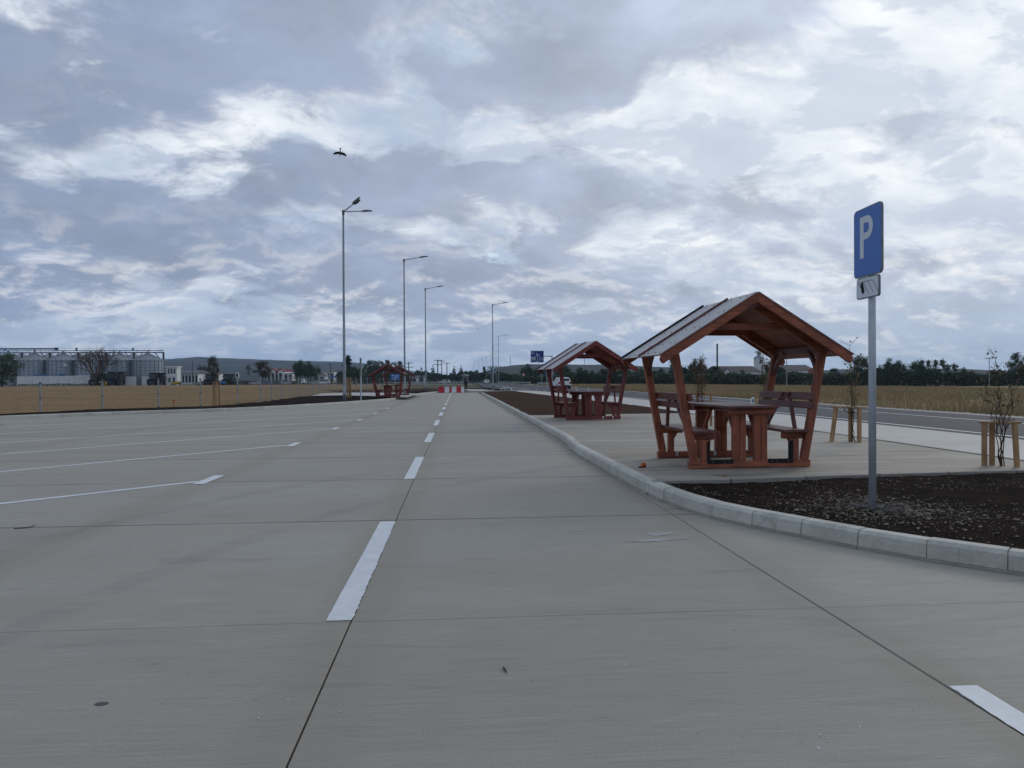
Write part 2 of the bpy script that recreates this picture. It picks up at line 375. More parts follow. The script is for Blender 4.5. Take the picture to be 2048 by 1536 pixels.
# ------------------------------------------------------------------ the ground
random.seed(4)
def sstep(a, b, x): t = min(1, max(0, (x - a) / (b - a))); return t * t * (3 - 2 * t)
def ground_z(x, y): return -.10 - 1.25 * sstep(20, 150, x) * (1 - .0 * y)
def grid_sheet(name, xs, ys, fz, mat):
    vs = [(x, y, fz(x, y)) for y in ys for x in xs]; n = len(xs)
    fs = [(j * n + i, j * n + i + 1, (j + 1) * n + i + 1, (j + 1) * n + i) for j in range(len(ys) - 1) for i in range(n - 1)]
    m = bpy.data.meshes.new(name); m.from_pydata(vs, [], fs); m.update(); m.materials.append(mat); return link(name, m)
XS = [-3900, -2400, -1200, -500, -200, -80, -30, 0, 18, 20, 30, 40, 60, 80, 100, 125, 150, 300, 800, 2000, 3900]
YS = [-60, -20, 0, 30, 60, 100, 150, 220, 400, 800, 1600, 2600, 3500]
gr = struct(grid_sheet('ground', XS, YS, ground_z, M['ground']))
# stubble field on the left, behind the fence
struct(sheet('stubble_field', [(-260, 15), (-14.5, 24), (-7.2, 45), (-5.0, 88), (-2, 105), (-40, 290), (-330, 300)], -.06, M['stubble']))
# dry grass field beyond the road
fx = [18.2 + 6.5 * i for i in range(20)] + [170, 230, 330]
struct(grid_sheet('dry_grass_field', fx, [-30 + 12 * i for i in range(21)] + [225], lambda x, y: ground_z(x, y) + .14, M['drygrass']))

# carriageway: slabs with open joints on a dark bed
pav = struct(sheet('concrete_pavement', [(-40, -12), (30, -12), (30, 6), (14, 6.4), (3.2, 9), (3.2, 74), (1.5, 80), (-5.2, 80.5), (-9.9, 42), (-22.5, 27.5), (-40, 26)], -.028, M['jointfill']))
xcols = [-14.9, -9.2, -3.5, -.63, 2.2, 8.0, 14]
yrows = [-4.2, -1.2, 1.8, 4.2, 7.22, 10.2, 13.2, 16.2, 19.2, 22.2, 25.2]
def slab_piece(x0, x1, y0, y1, fine=False):
    gp = .0045; b = .0045; g0 = .0006 if abs(y0 - 4.2) < .1 else gp * .7; g1 = .0006 if abs(y1 - 4.2) < .1 else gp * .7
    mb = MB(); x0 += gp; x1 -= gp; y0 += g0; y1 -= g1
    mb.add([(x0, y0, -b), (x1, y0, -b), (x1, y1, -b), (x0, y1, -b), (x0 + b, y0 + min(b, g0 * 2), 0), (x1 - b, y0 + min(b, g0 * 2), 0), (x1 - b, y1 - min(b, g1 * 2), 0), (x0 + b, y1 - min(b, g1 * 2), 0),
            (x0, y0, -.025), (x1, y0, -.025), (x1, y1, -.025), (x0, y1, -.025)],
           [(4, 5, 6, 7), (0, 1, 5, 4), (1, 2, 6, 5), (2, 3, 7, 6), (3, 0, 4, 7), (8, 9, 1, 0), (9, 10, 2, 1), (10, 11, 3, 2), (11, 8, 0, 3)])
    return mb.build('slab', M['pave'], pav)
for j in range(len(yrows) - 1):
    for i in range(len(xcols) - 1):
        if xcols[i] >= 2.2 and yrows[j] > 9: continue
        slab_piece(xcols[i], xcols[i + 1], yrows[j], yrows[j + 1])
# where the joints are too far to tell apart the slabs run on as long bays
for x0, x1, y1 in ((-3.5, -.63, 80), (-.63, 2.2, 79.6)):
    slab_piece(x0, x1, 25.2, y1)
slab_piece(-39, -14.9, -4, 22.4); slab_piece(2.2, 3.1, 10.2, 74)

def strip(name, a, b, wd, z=.004, ragged=0, mat=None, parent=pav):
    a, b = Vector((a[0], a[1])), Vector((b[0], b[1])); t = (b - a); L = t.length; t /= L; nrm = Vector((-t.y, t.x))
    k = max(1, int(L / .03)) if ragged else 1
    lf, rt = [], []
    for i in range(k + 1):
        c = a + t * (L * i / k); lf.append(c + nrm * (wd / 2 + rnd(-1, 1) * ragged * .35)); rt.append(c - nrm * (wd / 2 + rnd(-.6, 1.4) * ragged))
    mb = MB(); vs = [(p.x, p.y, z) for p in lf] + [(p.x, p.y, z) for p in rt]
    fs = [(k + 1 + i, k + 2 + i, i + 1, i) for i in range(k)]
    return mb.add(vs, fs).build(name, mat or M['paint'], parent)
# centre dashes, 3 m long with 3 m gaps
for i in range(13):
    y0 = 4.22 + i * 5.98; strip('lane_dash', (-.70, y0), (-.70, y0 + 2.92), .15, ragged=.005 if i < 3 else 0)
a = g(1918, 1373); strip('lane_dash', (a.x + .02, a.y), (a.x - .06, a.y - 3), .13, ragged=.004)
# herringbone stall lines with their end dashes
for (y_l, xe, ye, hx0, hy0, hx1, hy1) in ((1008, 395, 963.5, 412, 958, 418, 957), (944, 575, 890.5, 0, 0, 0, 0), (909, 662, 858, 0, 0, 0, 0), (886, 712, 840.5, 0, 0, 0, 0), (868, 745, 827, 0, 0, 0, 0), (854.5, 770, 817, 0, 0, 0, 0)):
    A, B = g(0, y_l), g(xe, ye); dv = (A - B).normalized()
    strip('stall_line', B + dv * .0, A + dv * 6, .115)
    strip('stall_end_dash', (B.x + .10, B.y - .28), (B.x + .10, B.y + .62), .16, z=.006)

# kerb on the right: single stones along a curve
kb = [g(*p) for p in ((966, 787.5), (1014, 821), (1058.7, 849), (1103, 878.7), (1144, 903.8), (1190.5, 929.8), (1244, 962), (1299, 991), (1353, 1014), (1403, 1031), (1481.6, 1050), (1577, 1069), (1684.5, 1091.5), (1817, 1115.5), (1974, 1140))]
far0 = kb[0]
kb = [Vector((2.36, 73, 0)), Vector((2.36, 50, 0)), Vector((2.36, 30, 0)), Vector((2.36, 20, 0)), Vector((2.36, 15.5, 0))] + [p for p in kb if p.y < 14.6]
kb[5:] = kb[5:]
e0, e1 = kb[-2], kb[-1]
kb += [e1 + (e1 - e0) * 1.3 + Vector((0, .06, 0)), e1 + (e1 - e0) * 3.2 + Vector((0, .35, 0)), e1 + (e1 - e0) * 6 + Vector((0, 1.1, 0))]
def chaikin(p, n):
    for _ in range(n):
        q = [p[0]]
        for a, b in zip(p, p[1:]): q += [a * .75 + b * .25, a * .25 + b * .75]
        p = q + [p[-1]]
    return p
def resample(p, step):
    out = [p[0].copy()]; acc = 0
    for a, b in zip(p, p[1:]):
        L = (b - a).length
        if L < 1e-6: continue
        t = step(out[-1]) - acc
        while t <= L:
            out.append(a + (b - a) * (t / L)); acc = 0; a2 = out[-1]; L2 = L - t
            a, L = a2, L2; t = step(out[-1])
        acc += L
    return out
KB = resample(chaikin(kb, 3), lambda p: 1.0 if p.y > 30 else (.5 if p.y > 7.6 else .52))
def offs(path, dist):
    out = []
    for i, p in enumerate(path):
        t = (path[min(i + 1, len(path) - 1)] - path[max(i - 1, 0)]).normalized(); out.append(p + Vector((-t.y, t.x, 0)) * dist)
    return out
def kerb(name, path, width, height, side, mat):
    root = struct(link(name, None)); inn = offs(path, width * side)
    for i in range(len(path) - 1):
        a, b, c, dd = path[i], path[i + 1], inn[i + 1], inn[i]
        t = (b - a).normalized() * .0045; a = a + t; b = b - t; c = c - t; dd = dd + t; e = .028; h = height + rnd(-.004, .004)
        dz = Vector((0, 0, 1)); ax = (dd - a).normalized() * e; bx = (c - b).normalized() * e
        jit = Vector((rnd(-.003, .003), rnd(-.003, .003), 0))
        vs = [p + jit for p in (a - dz * .05, b - dz * .05, c - dz * .05, dd - dz * .05, a + ax * .25 + dz * (h - e), b + bx * .25 + dz * (h - e), b + bx * 1.3 + dz * h, c + dz * h, dd + dz * h, a + ax * 1.3 + dz * h)]
        MB().add(vs, [(0, 1, 5, 4), (4, 5, 6, 9), (9, 6, 7, 8), (8, 7, 2, 3), (0, 4, 9, 8, 3), (1, 2, 7, 6, 5)]).build('kerb_stone', mat, root)
    # mortar behind the joints
    o2 = offs(path, .02 * side); i2 = offs(path, (width - .012) * side); mb = MB(); k = len(path)
    for i in range(k - 1):
        if path[i].y > 45: continue
        mb.add([o2[i] - Vector((0, 0, .02)), o2[i + 1] - Vector((0, 0, .02)), o2[i] + Vector((0, 0, height - .03)), o2[i + 1] + Vector((0, 0, height - .03)), i2[i] + Vector((0, 0, height - .008)), i2[i + 1] + Vector((0, 0, height - .008))], [(0, 1, 3, 2), (2, 3, 5, 4)])
    mb.build('mortar', M['kerb'], root)
    return root
KW, KHT = .15, .155
kerb('kerb_beside_picnic_slab', KB, KW, KHT, 1, M['kerb'])
KI = offs(KB, KW)
# grime and mortar squeezed out at the foot of the kerb
mb = MB(); o2 = offs(KB, -.05)
for i in range(len(KB) - 1):
    if KB[i].y > 30: continue
    w0 = rnd(.2, 1.0)
    A0, B0 = KB[i], KB[i + 1]; A1, B1 = A0 + (o2[i] - A0) * w0, B0 + (o2[i + 1] - B0) * rnd(.2, 1)
    mb.add([A0 + Vector((0, 0, .022)), B0 + Vector((0, 0, .022)), B1 + Vector((0, 0, .002)), A1 + Vector((0, 0, .002))], [(0, 1, 2, 3)])
mb.build('kerb_mortar_fillet', M['edging'], pav)

# left kerb
lk = [g(*p) for p in ((-260, 852), (0, 839), (250, 829), (500, 821), (677.7, 809), (779, 801.5), (815, 795.5), (842, 788.5), (876, 786))]
LK = resample(chaikin(lk, 2), lambda p: 1.0)
mb = MB(); lq = [p for p in LK if p.y >= 22.4]
for a, b in zip(lq, lq[1:]):
    cuts = [a, b]
    if a.y < 25.2 < b.y: cuts = [a, a.lerp(b, (25.2 - a.y) / (b.y - a.y)), b]
    for p, q in zip(cuts, cuts[1:]):
        xr_ = -14.91 if (p.y + q.y) / 2 < 25.2 else -3.505
        mb.add([(p.x, p.y, 0), (q.x, q.y, 0), (xr_, q.y, 0), (xr_, p.y, 0)], [(3, 2, 1, 0)])
mb.build('slab', M['pave'], pav, raw=True)
kerb('kerb_beside_fence_bed', LK, .15, .14, 1, M['kerb'])
LKI = offs(LK, .15)
# far kerb closing the lane
fk = resample([Vector((-5.6, 80.5, 0)), Vector((2.2, 80.5, 0)), Vector((8.2, 84, 0))], lambda p: 1.0)
kerb('kerb_across_lane_end', fk, .15, .14, 1, M['kerb'])

# picnic slab, its edging, the shoulder and the asphalt road
ZS = .152
Ye = g(1400, 955, ZS).y
front = [g(p[0], p[1], ZS) for p in ((1322, 962), (1700, 951), (2047, 941))]
yb = g(1200, 829, ZS).y
kin = [p for p in KI if front[0].y < p.y < yb + .2]
slab_pts = [(p.x, p.y) for p in kin] + [(front[0].x, front[0].y)] + [(8.4, front[2].y + .10)] + [(8.4, yb + .5)]
struct(sheet('picnic_slab', slab_pts, ZS - .002, M['slab']))
ed = struct(link('slab_edging', None))
A = Vector((front[0].x - .12, front[0].y, 0)); B = Vector((8.4, front[2].y + .12, 0)); L = (B - A).length; n = int(L / .98)
for i in range(n):
    p, q = A.lerp(B, i / n), A.lerp(B, (i + 1) / n - .004)
    MB().beam((p.x, p.y - .05, .09 + rnd(-.003, .003)), (q.x, q.y - .05, .09 + rnd(-.003, .003)), .09, .15).build('edging_stone', M['edging'], ed, bevel=.008)
struct(sheet('concrete_shoulder', [(8.42, -6), (11.35, -6), (11.35, 52), (9.9, 66), (8.6, 80), (6.6, 86), (6.4, 74), (8.42, 34)], .135, M['shoulder']))
MB().box(8.37, 8.44, -3, 34, .10, .163).build('slab_border', M['edging'], struct(link('slab_border_edging', None)))
road = struct(sheet('asphalt_road', [(11.3, -12), (18.3, -12), (18.3, 120), (17.8, 260), (17, 700), (8, 700), (7, 260), (4.5, 130), (6.0, 95), (8.0, 79), (9.7, 66), (11.3, 52)], .085, M['asphalt']))
def rmark(x0, x1, y0, y1): return MB().add([(x0, y0, .091), (x1, y0, .091), (x1, y1, .091), (x0, y1, .091)], [(0, 1, 2, 3)]).build('road_line', M['paint'], road)
rmark(12.18, 12.32, -10, 58); rmark(15.82, 15.94, -10, 62); rmark(18.02, 18.14, -10, 120)
for i in range(9): rmark(15.82, 15.94, 66 + i * 9, 70 + i * 9)
for i in range(8): rmark(11.7 - i * .3, 11.9 - i * .3, 62 + i * 6, 64.5 + i * 6)
rmark(9.2, 9.36, 95, 180)
# gravel verge at the far side of the asphalt
struct(sheet('road_verge', [(18.25, -12), (19.2, -12), (19.0, 200), (17.9, 210)], .078, M['edging']))
# ground at the far end of the lane
struct(sheet('bare_earth', [(-12, 81), (7.5, 81.2), (6.0, 95), (4.4, 130), (-4, 130), (-20, 108)], -.03, M['soil_brown']))
struct(sheet('exit_path', [(1.5, 92), (4.6, 91), (3.5, 104), (-1, 112), (-2, 108)], .01, M['shoulder']))
# side road running off to the left behind the field
struct(sheet('side_road', [(4.2, 215), (4.2, 225), (-45, 236), (-45, 226)], .02, M['shoulder']))

def inside(pts, x, y):
    c = False; j = len(pts) - 1
    for i in range(len(pts)):
        if (pts[i][1] > y) != (pts[j][1] > y) and x < (pts[j][0] - pts[i][0]) * (y - pts[i][1]) / (pts[j][1] - pts[i][1]) + pts[i][0]: c = not c
        j = i
    return c
# soil beds: bumpy sheets cut to their outlines
def bed(name, pts, z, mat, step, amp, clip_down=.02):
    xs = [p[0] for p in pts]; ys = [p[1] for p in pts]
    bm = bmesh.new(); nx = int((max(xs) - min(xs)) / step) + 1; ny = int((max(ys) - min(ys)) / step) + 1
    vg = [[bm.verts.new((min(xs) + i * step, min(ys) + j * step, 0)) for i in range(nx + 1)] for j in range(ny + 1)]
    for j in range(ny):
        for i in range(nx): bm.faces.new((vg[j][i], vg[j][i + 1], vg[j + 1][i + 1], vg[j + 1][i]))
    bmesh.ops.delete(bm, geom=[f for f in bm.faces if not inside(pts, *f.calc_center_median().to_2d())], context='FACES')
    for v in bm.verts:
        p = v.co * 1.0
        v.co.z = z + amp * (mnoise.noise(p * 1.1) + .6 * mnoise.noise(p * 4.3) + .35 * mnoise.noise(p * 11))
    m = bpy.data.meshes.new(name); bm.to_mesh(m); bm.free(); m.materials.append(mat)
    m.polygons.foreach_set('use_smooth', [True] * len(m.polygons)); return struct(link(name, m))
KM = offs(KB, KW * .6)
near_k = [p for p in KM if p.y <= front[0].y + .1]
bed_pts = [(p.x, p.y) for p in near_k] + [(8.38, near_k[-1].y), (8.38, B.y), (front[0].x - .1, front[0].y)]
bed('soil_bed', bed_pts, .125, M['soil'], .07, .022)
SIGN_B = g(1745, 1018, .13)
def pebbles(name, pts, n, mat, lo, hi, z, label, centre=None, sig=1.0):
    mb = MB(); k = 0; tries = 0
    base = [Vector(v) for v in ((1, 0, 0), (-1, 0, 0), (0, 1, 0), (0, -1, 0), (0, 0, 1), (0, 0, -1))]
    fs = [(0, 2, 4), (2, 1, 4), (1, 3, 4), (3, 0, 4), (2, 0, 5), (1, 2, 5), (3, 1, 5), (0, 3, 5)]
    xs = [p[0] for p in pts]; ys = [p[1] for p in pts]
    while k < n and tries < n * 20:
        tries += 1
        if centre is not None: x, y = random.gauss(centre[0], sig), random.gauss(centre[1], sig)
        else:
            x, y = rnd(min(xs), min(max(xs), 9)), rnd(min(ys), max(ys))
            if mnoise.noise(Vector((x * .9, y * .9, 3))) < rnd(-.5, .6): continue
        if not inside(pts, x, y): continue
        s = lo + (hi - lo) * random.random() ** 3; rt = Matrix.Rotation(rnd(0, 6.3), 3, 'Z')
        p = Vector((x, y, z + .022 * (mnoise.noise(Vector((x, y, 0)) * 1.1) + .6 * mnoise.noise(Vector((x, y, 0)) * 4.3))))
        sc = Vector((s * rnd(.8, 1.6), s * rnd(.6, 1), s * rnd(.4, .7)))
        mb.add([p + rt @ Vector((v.x * sc.x, v.y * sc.y, v.z * sc.z)) * rnd(.8, 1.2) for v in base], fs); k += 1
    return tag(mb.build(name, mat), label, 'gravel', None, 'stuff')
pebbles('gravel', bed_pts, 4600, M['pebble'], .0025, .015, .129, 'pale gravel strewn over the dark soil bed by the kerb')
pebbles('gravel', bed_pts, 2600, M['pebble'], .004, .018, .133, 'pale gravel heaped round the foot of the parking sign pole', (SIGN_B.x + .1, SIGN_B.y), .42)
pebbles('gravel', bed_pts, 260, M['pebble_grey'], .005, .016, .145, 'grey gravel packed against the foot of the parking sign pole', (SIGN_B.x, SIGN_B.y - .05), .14)
# brown bed beyond the second shelter
b2 = [(2.52, 73), (2.52, yb + .1), (10.0, yb + .55), (9.98, 34), (8.6, 44), (6.5, 62), (6.2, 80), (3.4, 80)]
b2c = [(2.46, 76), (2.46, yb + .1), (8.38, yb + .55), (8.38, 34), (6.2, 74), (5.9, 80)]
bed('brown_soil_bed', b2c, .15, M['soil_brown'], .22, .03)
# dark bed along the fence
lb = [(p.x, p.y) for p in LKI]
sb = [g(*p, .06) for p in ((-260, 846), (0, 832), (178, 821.5), (330, 817), (431.6, 813.5), (520, 805), (576, 795), (640, 789), (720, 786), (800, 784), (850, 780))]
mb = MB(); k = 90
def along(path, t):
    ln = [0]
    for a, b in zip(path, path[1:]): ln.append(ln[-1] + (Vector(b).to_2d() - Vector(a).to_2d()).length)
    s = t * ln[-1]
    for i in range(len(path) - 1):
        if s <= ln[i + 1] + 1e-6: return Vector(path[i]).to_2d().lerp(Vector(path[i + 1]).to_2d(), (s - ln[i]) / max(1e-6, ln[i + 1] - ln[i]))
    return Vector(path[-1]).to_2d()
for i in range(k + 1):
    a, b = along(lb, i / k), along([(p.x, p.y) for p in sb], i / k)
    for j in range(9):
        p = a.lerp(b, j / 8); q = Vector((p.x, p.y, 0)); mb.v.append((p.x, p.y, (.10 if j < 8 else -.08) + (.05 * mnoise.noise(q * .8) + .03 * mnoise.noise(q * 3)) * (1 if 0 < j < 8 else 0) + (.06 * math.sin(j / 8 * 3.14))))
for i in range(k):
    for j in range(8): mb.f.append((i * 9 + j, i * 9 + j + 1, (i + 1) * 9 + j + 1, (i + 1) * 9 + j))
struct(mb.build('fence_soil_bed', M['soil'], smooth=True))
pad = [g(*p, .19) for p in ((622, 791.5), (690, 790.5), (815, 794.5), (838, 787.5), (800, 785.5), (700, 785), (645, 787))]
struct(sheet('shelter_pad', [(p.x, p.y) for p in pad], .19, M['shoulder']))

# dry grass standing in the field
def grass(name, n, area, hgt, label, mat, wdt=.012):
    mb = MB()
    for _ in range(n):
        x, y = area(); z = ground_z(x, y) + .13 if x > 15 else -.06
        h = hgt * rnd(.5, 1.25); a = rnd(0, 6.3); lean = rnd(0, .35) * h; s = wdt * (1 + .035 * y)
        dx, dy = math.cos(a) * s, math.sin(a) * s; lx, ly = rnd(-1, 1) * lean, rnd(-1, 1) * lean
        mb.add([(x - dx, y - dy, z), (x + dx, y + dy, z), (x + lx, y + ly, z + h)], [(0, 1, 2)])
    return tag(mb.build(name, mat, raw=True), label, 'grass', None, 'stuff')
def a_r():
    while 1:
        x = 18.9 + 95 * random.random() ** 1.9; y = 8 + 170 * random.random() ** 1.3
        if mnoise.noise(Vector((x * .12, y * .05, 0))) > rnd(-.8, .5): return x, y
grass('grass', 90000, a_r, .34, 'tall dry grass standing in the field across the asphalt road', M['blade'])
def a_l():
    y = 28 + 130 * random.random() ** 1.6; xf = -22 + (y - 27) * .85 if y < 46 else -6.5
    return min(xf, -6.5) - 1.2 - 60 * random.random() ** 1.4, y
grass('grass', 30000, a_l, .09, 'short straw stubble standing in the field behind the wire fence', M['blade'], .004)

# ------------------------------------------------------------------ picnic shelters
def arc_pts(a, b, sag, n=5):
    a, b = Vector(a), Vector(b); m = (a + b) / 2 + Vector(sag)
    return [(a * (1 - t) ** 2 + m * 2 * t * (1 - t) + b * t * t) for t in [i / n for i in range(n + 1)]]
def make_shelter(label, loc, rz, pal, brackets=False, group='timber picnic shelters'):
    t = thing('picnic_shelter', label, 'picnic shelter', loc, rz, group)
    X, Y_, Z = M[pal + '_x'], M[pal + '_y'], M[pal + '_z']; DX, DY, DZ = (M['dark_x'], M['dark_y'], M['dark_z']) if pal == 'red' else (X, Y_, Z)
    bv = .006
    VF, VR, OH = -.70, .70, .27
    def roof_z(u): return 2.40 - abs(u) * .622
    for v in (VF, VR):
        rear = v > 0; s = 1 if rear else -1
        MB().box(-.88, .88, v - .045, v + .045, .004, .10).build('skid', X, t, bevel=bv)
        for q in (-1, 1):
            # leaning post, a plank with a notched head
            MB().beam((q * .80, v, .10), (q * 1.09, v, 1.70), .085, .105, up=(1, 0, 0)).build('post', Z, t, bevel=bv)
            MB().box(*sorted((q * .49, q * .885)), v - s * .047 - .022, v - s * .047 + .022, .395, .49).build('seat_beam', X, t, bevel=.012)
            pl = [(q * .62, .10), (q * .71, .10), (q * .71, .40), (q * .56, .40), (q * .62, .30)]
            MB().prism(pl, lambda a, b: (a, v - .04, b), lambda a, b: (a, v + .04, b)).build('seat_leg', Z, t, bevel=bv)
            # table legs in pairs of planks
            for k in (0, 1):
                x0 = q * .155 + (k - 1) * .096; fl = .022 * q if pal == 'mah' and ((q > 0) == (k == 1)) else 0
                pl = [(x0 + .002, .10), (x0 + .093, .10), (x0 + .093 + max(fl, 0), .745), (x0 + .002 + min(fl, 0), .745)]
                MB().prism(pl, lambda a, b: (a, v - .038, b), lambda a, b: (a, v + .038, b)).build('table_leg_plank', Z, t, bevel=.005)
            # rafter over the frame and barge board at the overhang
            for vv, nm, th in ((v, 'rafter', .07), (v + s * OH, 'barge_board', .045)):
                lo, dz0 = (1.14, .13) if nm == 'rafter' else (1.36, .105)
                pl = [(0, roof_z(0)), (lo * q, roof_z(lo)), ((lo + .012) * q, roof_z(lo) - dz0 * .45), ((lo - .03) * q, roof_z(lo) - dz0 * .98), (0, roof_z(0) - dz0 * 1.08)]
                MB().prism(pl, lambda a, b: (a, vv - th / 2, b), lambda a, b: (a, vv + th / 2, b)).build(nm, X, t, bevel=bv)
            # curved knee brace from the post to the eave beam
            pts = arc_pts((q * 1.025, v - s * .03, 1.30), (q * 1.055, v - s * .34, 1.63), (0, s * .07, .05), 4); mb = MB()
            for a, b in zip(pts, pts[1:]): mb.beam(a, b + (b - a) * .08, .05, .06, up=(1, 0, 0))
            mb.build('knee_brace', DZ, t)
            # raking brace from the table leg up under the top
            MB().beam((q * .155, v - s * .05, .40), (q * .155, v - s * .36, .78), .06, .05, up=(1, 0, 0)).build('table_brace', Z, t, bevel=.004)
        MB().box(-.33, .33, v + s * .041, v + s * .085, .745, .832).build('table_beam', X, t, bevel=.012)
        MB().box(-.56, .56, v - s * .06 - .022, v - s * .06 + .022, 1.93, 2.03).build('collar_tie', X, t, bevel=bv)
        if brackets and not rear:
            for q in (-1, 1):
                mb = MB(); mb.box(*sorted((q * .585, q * .62)), v - .05, v + .03, .10, .38); mb.box(*sorted((q * .255, q * .62)), v - .052, v - .046, .065, .125); mb.box(*sorted((q * .255, q * .62)), v - .05, v + .03, .101, .108)
                o = mb.build('steel_angle', M['black_steel'], t); sc = MB()
                for xx in (.31, .38, .55): MB().tube([(q * xx, v - .051, .094), (q * xx, v - .056, .094)], .008, 6).build('bolt', M['sign_grey'], o)
                pass
        elif rear or not brackets:
            for xx in ((-.58, .04) if brackets else (.30, .62)): MB().box(xx - .022, xx + .022, v - .056, v - .046, .03, .10).build('anchor_plate', M['white' if not brackets else 'galv'], t, bevel=.003)
    screw_m = {q: MB().tube([(0, 0, 0), Vector((q * .622, 0, 1)).normalized() * .007], .010, 6).mesh('screw', M['screw']) for q in (-1, 1)}
    for q in (-1, 1):
        MB().box(q * 1.075 - .03, q * 1.075 + .03, VF - .20, VR + .24, 1.615, 1.715).build('eave_beam', DY, t, bevel=.01)
        for k in range(3):
            x0 = q * .47 + q * (.125 * k); x1 = x0 + q * .118
            MB().box(min(x0, x1), max(x0, x1), -.80, .80, .491, .527).build('seat_plank', DY, t, bevel=.004)
        for z0, z1 in ((.82, .915), (.94, 1.045)):
            lean = lambda z: q * (.80 + .29 * (z - .10) / 1.6 - .075)
            MB().beam((lean((z0 + z1) / 2), -.84, (z0 + z1) / 2), (lean((z0 + z1) / 2), .84, (z0 + z1) / 2), .034, z1 - z0, up=(q * .18, 0, 1)).build('back_plank', DY, t, bevel=.006)
        for s in (-1, 1):
            MB().beam((q * .895, s * .10, 1.02), (q * .80, s * .46, .50), .055, .045, up=(1, 0, 0)).build('back_strut', DZ, t, bevel=.004)
            MB().beam((q * .895, s * .10 - .03, .90), (q * .86, s * .10 - .03, 1.04), .04, .05, up=(0, 1, 0)).build('back_cleat', DZ, t)
        for k in range(2):
            x0 = q * .12 * (2 * k + 1)
        # soffit boards
        sl_ = Vector((q, 0, -.622)).normalized(); nrm = Vector((q * .622, 0, 1)).normalized()
        for k in range(11 + 1):
            c = Vector((0, 0, 2.402)) + sl_ * (.01 + .1325 * (k + .5)) + nrm * .012
            MB().beam((c.x, VF - OH - .02, c.z), (c.x, VR + OH + .02, c.z), .1285, .018, up=tuple(nrm)).build('roof_board', M['soffit'], t)
        # two metal sheets, a dark batten over the seam and at the rear edge, screws
        for k in range(2):
            v0 = VF - OH - .03 + k * .985; v1 = v0 + .975
            a = Vector((0, 0, 2.402)) + nrm * .028; b = a + sl_ * 1.615
            sh = MB().beam((a.x, (v0 + v1) / 2, a.z), (b.x, (v0 + v1) / 2, b.z), v1 - v0, .008, up=tuple(nrm)).build('roof_sheet', M['roofsheet'], t)
            sc = MB()
            for f in (.06, .30, .55, .80, .96):
                if not brackets: break
                for vv in (v0 + .14, v0 + .34, v1 - .3, v1 - .12):
                    p = a.lerp(b, f) + Vector((0, vv, 0)) + nrm * .004; link('screw', screw_m[q], sh).location = p
            pass
            p, r_ = a + nrm * .016, b + nrm * .016
            MB().beam((p.x, v1 + .002, p.z), (r_.x, v1 + .002, r_.z), .03, .03, up=tuple(nrm)).build('roof_batten', M['dark_x'] if k == 0 else M['black_steel'], t)
    for k in range(5):
        x0 = -.365 + k * .147
        MB().box(x0, x0 + .141, -.87, .87, .834, .868).build('table_plank', DY, t, bevel=.004)
    MB().box(-.05, .05, VF - OH + .03, VR + OH - .03, 2.24, 2.33).build('ridge_beam', M['dark_y'], t)
    return t
def yaw_of(a, b): return math.atan2(b.y - a.y, b.x - a.x)
A, B = g(1380, 936.5, ZS), g(1622, 932, ZS); rz1 = yaw_of(A, B)
dep = Matrix.Rotation(rz1, 3, 'Z') @ Vector((0, .655, 0)); c1 = (A + B) / 2 + dep + Vector((-.045, 0, 0))
print('shelter1', A, B, (B - A).length, math.degrees(rz1))
make_shelter('reddish brown timber picnic shelter, nearest and largest, with black steel angles on its skid', (c1.x, c1.y, ZS), rz1, 'red', True)
A, B = g(1128, 840, ZS), g(1243, 838, ZS); rz2 = yaw_of(A, B)
print('shelter2', A, B, (B - A).length, math.degrees(rz2))
c2 = (A + B) / 2 + Matrix.Rotation(rz2, 3, 'Z') @ Vector((0, .655, 0))
make_shelter('dark red timber picnic shelter standing behind the nearest one, beside the brown soil bed', (c2.x, c2.y, ZS), rz2, 'mah')
for px, py, rz, lb in ((776, 793.5, R(4), 'dark red timber picnic shelter behind the tallest lamp post, nearer of the far pair'), (797, 790, R(4), 'dark red timber picnic shelter behind a lamp post, farther of the far pair')):
    p = g(px, py, .19); make_shelter(lb, (p.x, p.y, .19), rz, 'mah')

# ------------------------------------------------------------------ parking sign
def rrect(w_, h_, r, n=5):
    pts = []
    for cx, cy, a0 in ((w_ / 2 - r, h_ / 2 - r, 0), (-w_ / 2 + r, h_ / 2 - r, 90), (-w_ / 2 + r, -h_ / 2 + r, 180), (w_ / 2 - r, -h_ / 2 + r, 270)):
        for i in range(n + 1): q = R(a0 + 90 * i / n); pts.append((cx + r * math.cos(q), cy + r * math.sin(q)))
    return pts
sb_ = SIGN_B
D = sb_.y
ps = thing('parking_sign', 'blue parking sign on a galvanised pole standing in the dark soil bed', 'sign', (sb_.x, sb_.y, .11))
ztop = zt(1745, 405, D) - .11
MB().tube([(0, 0, 0), (0, 0, ztop - .06)], .034, 20).build('pole', M['galv'], ps, smooth=True)
MB().lathe([(.036, 0), (.036, .02), (.030, .022)], 20, (0, 0, ztop - .062)).build('pole_cap', M['black'], ps)
el, er = at(1712.5, 491, D + .19), at(1770, 473, D - .19)
ang = -R(92)
zc_ = lambda a, b: (a + b) / 2
z0s, z1s = zt(1741, 552, D) - .11, zt(1741, 413, D) - .11
pw, ph = .50, z1s - z0s
plate = link('plate_frame', None)
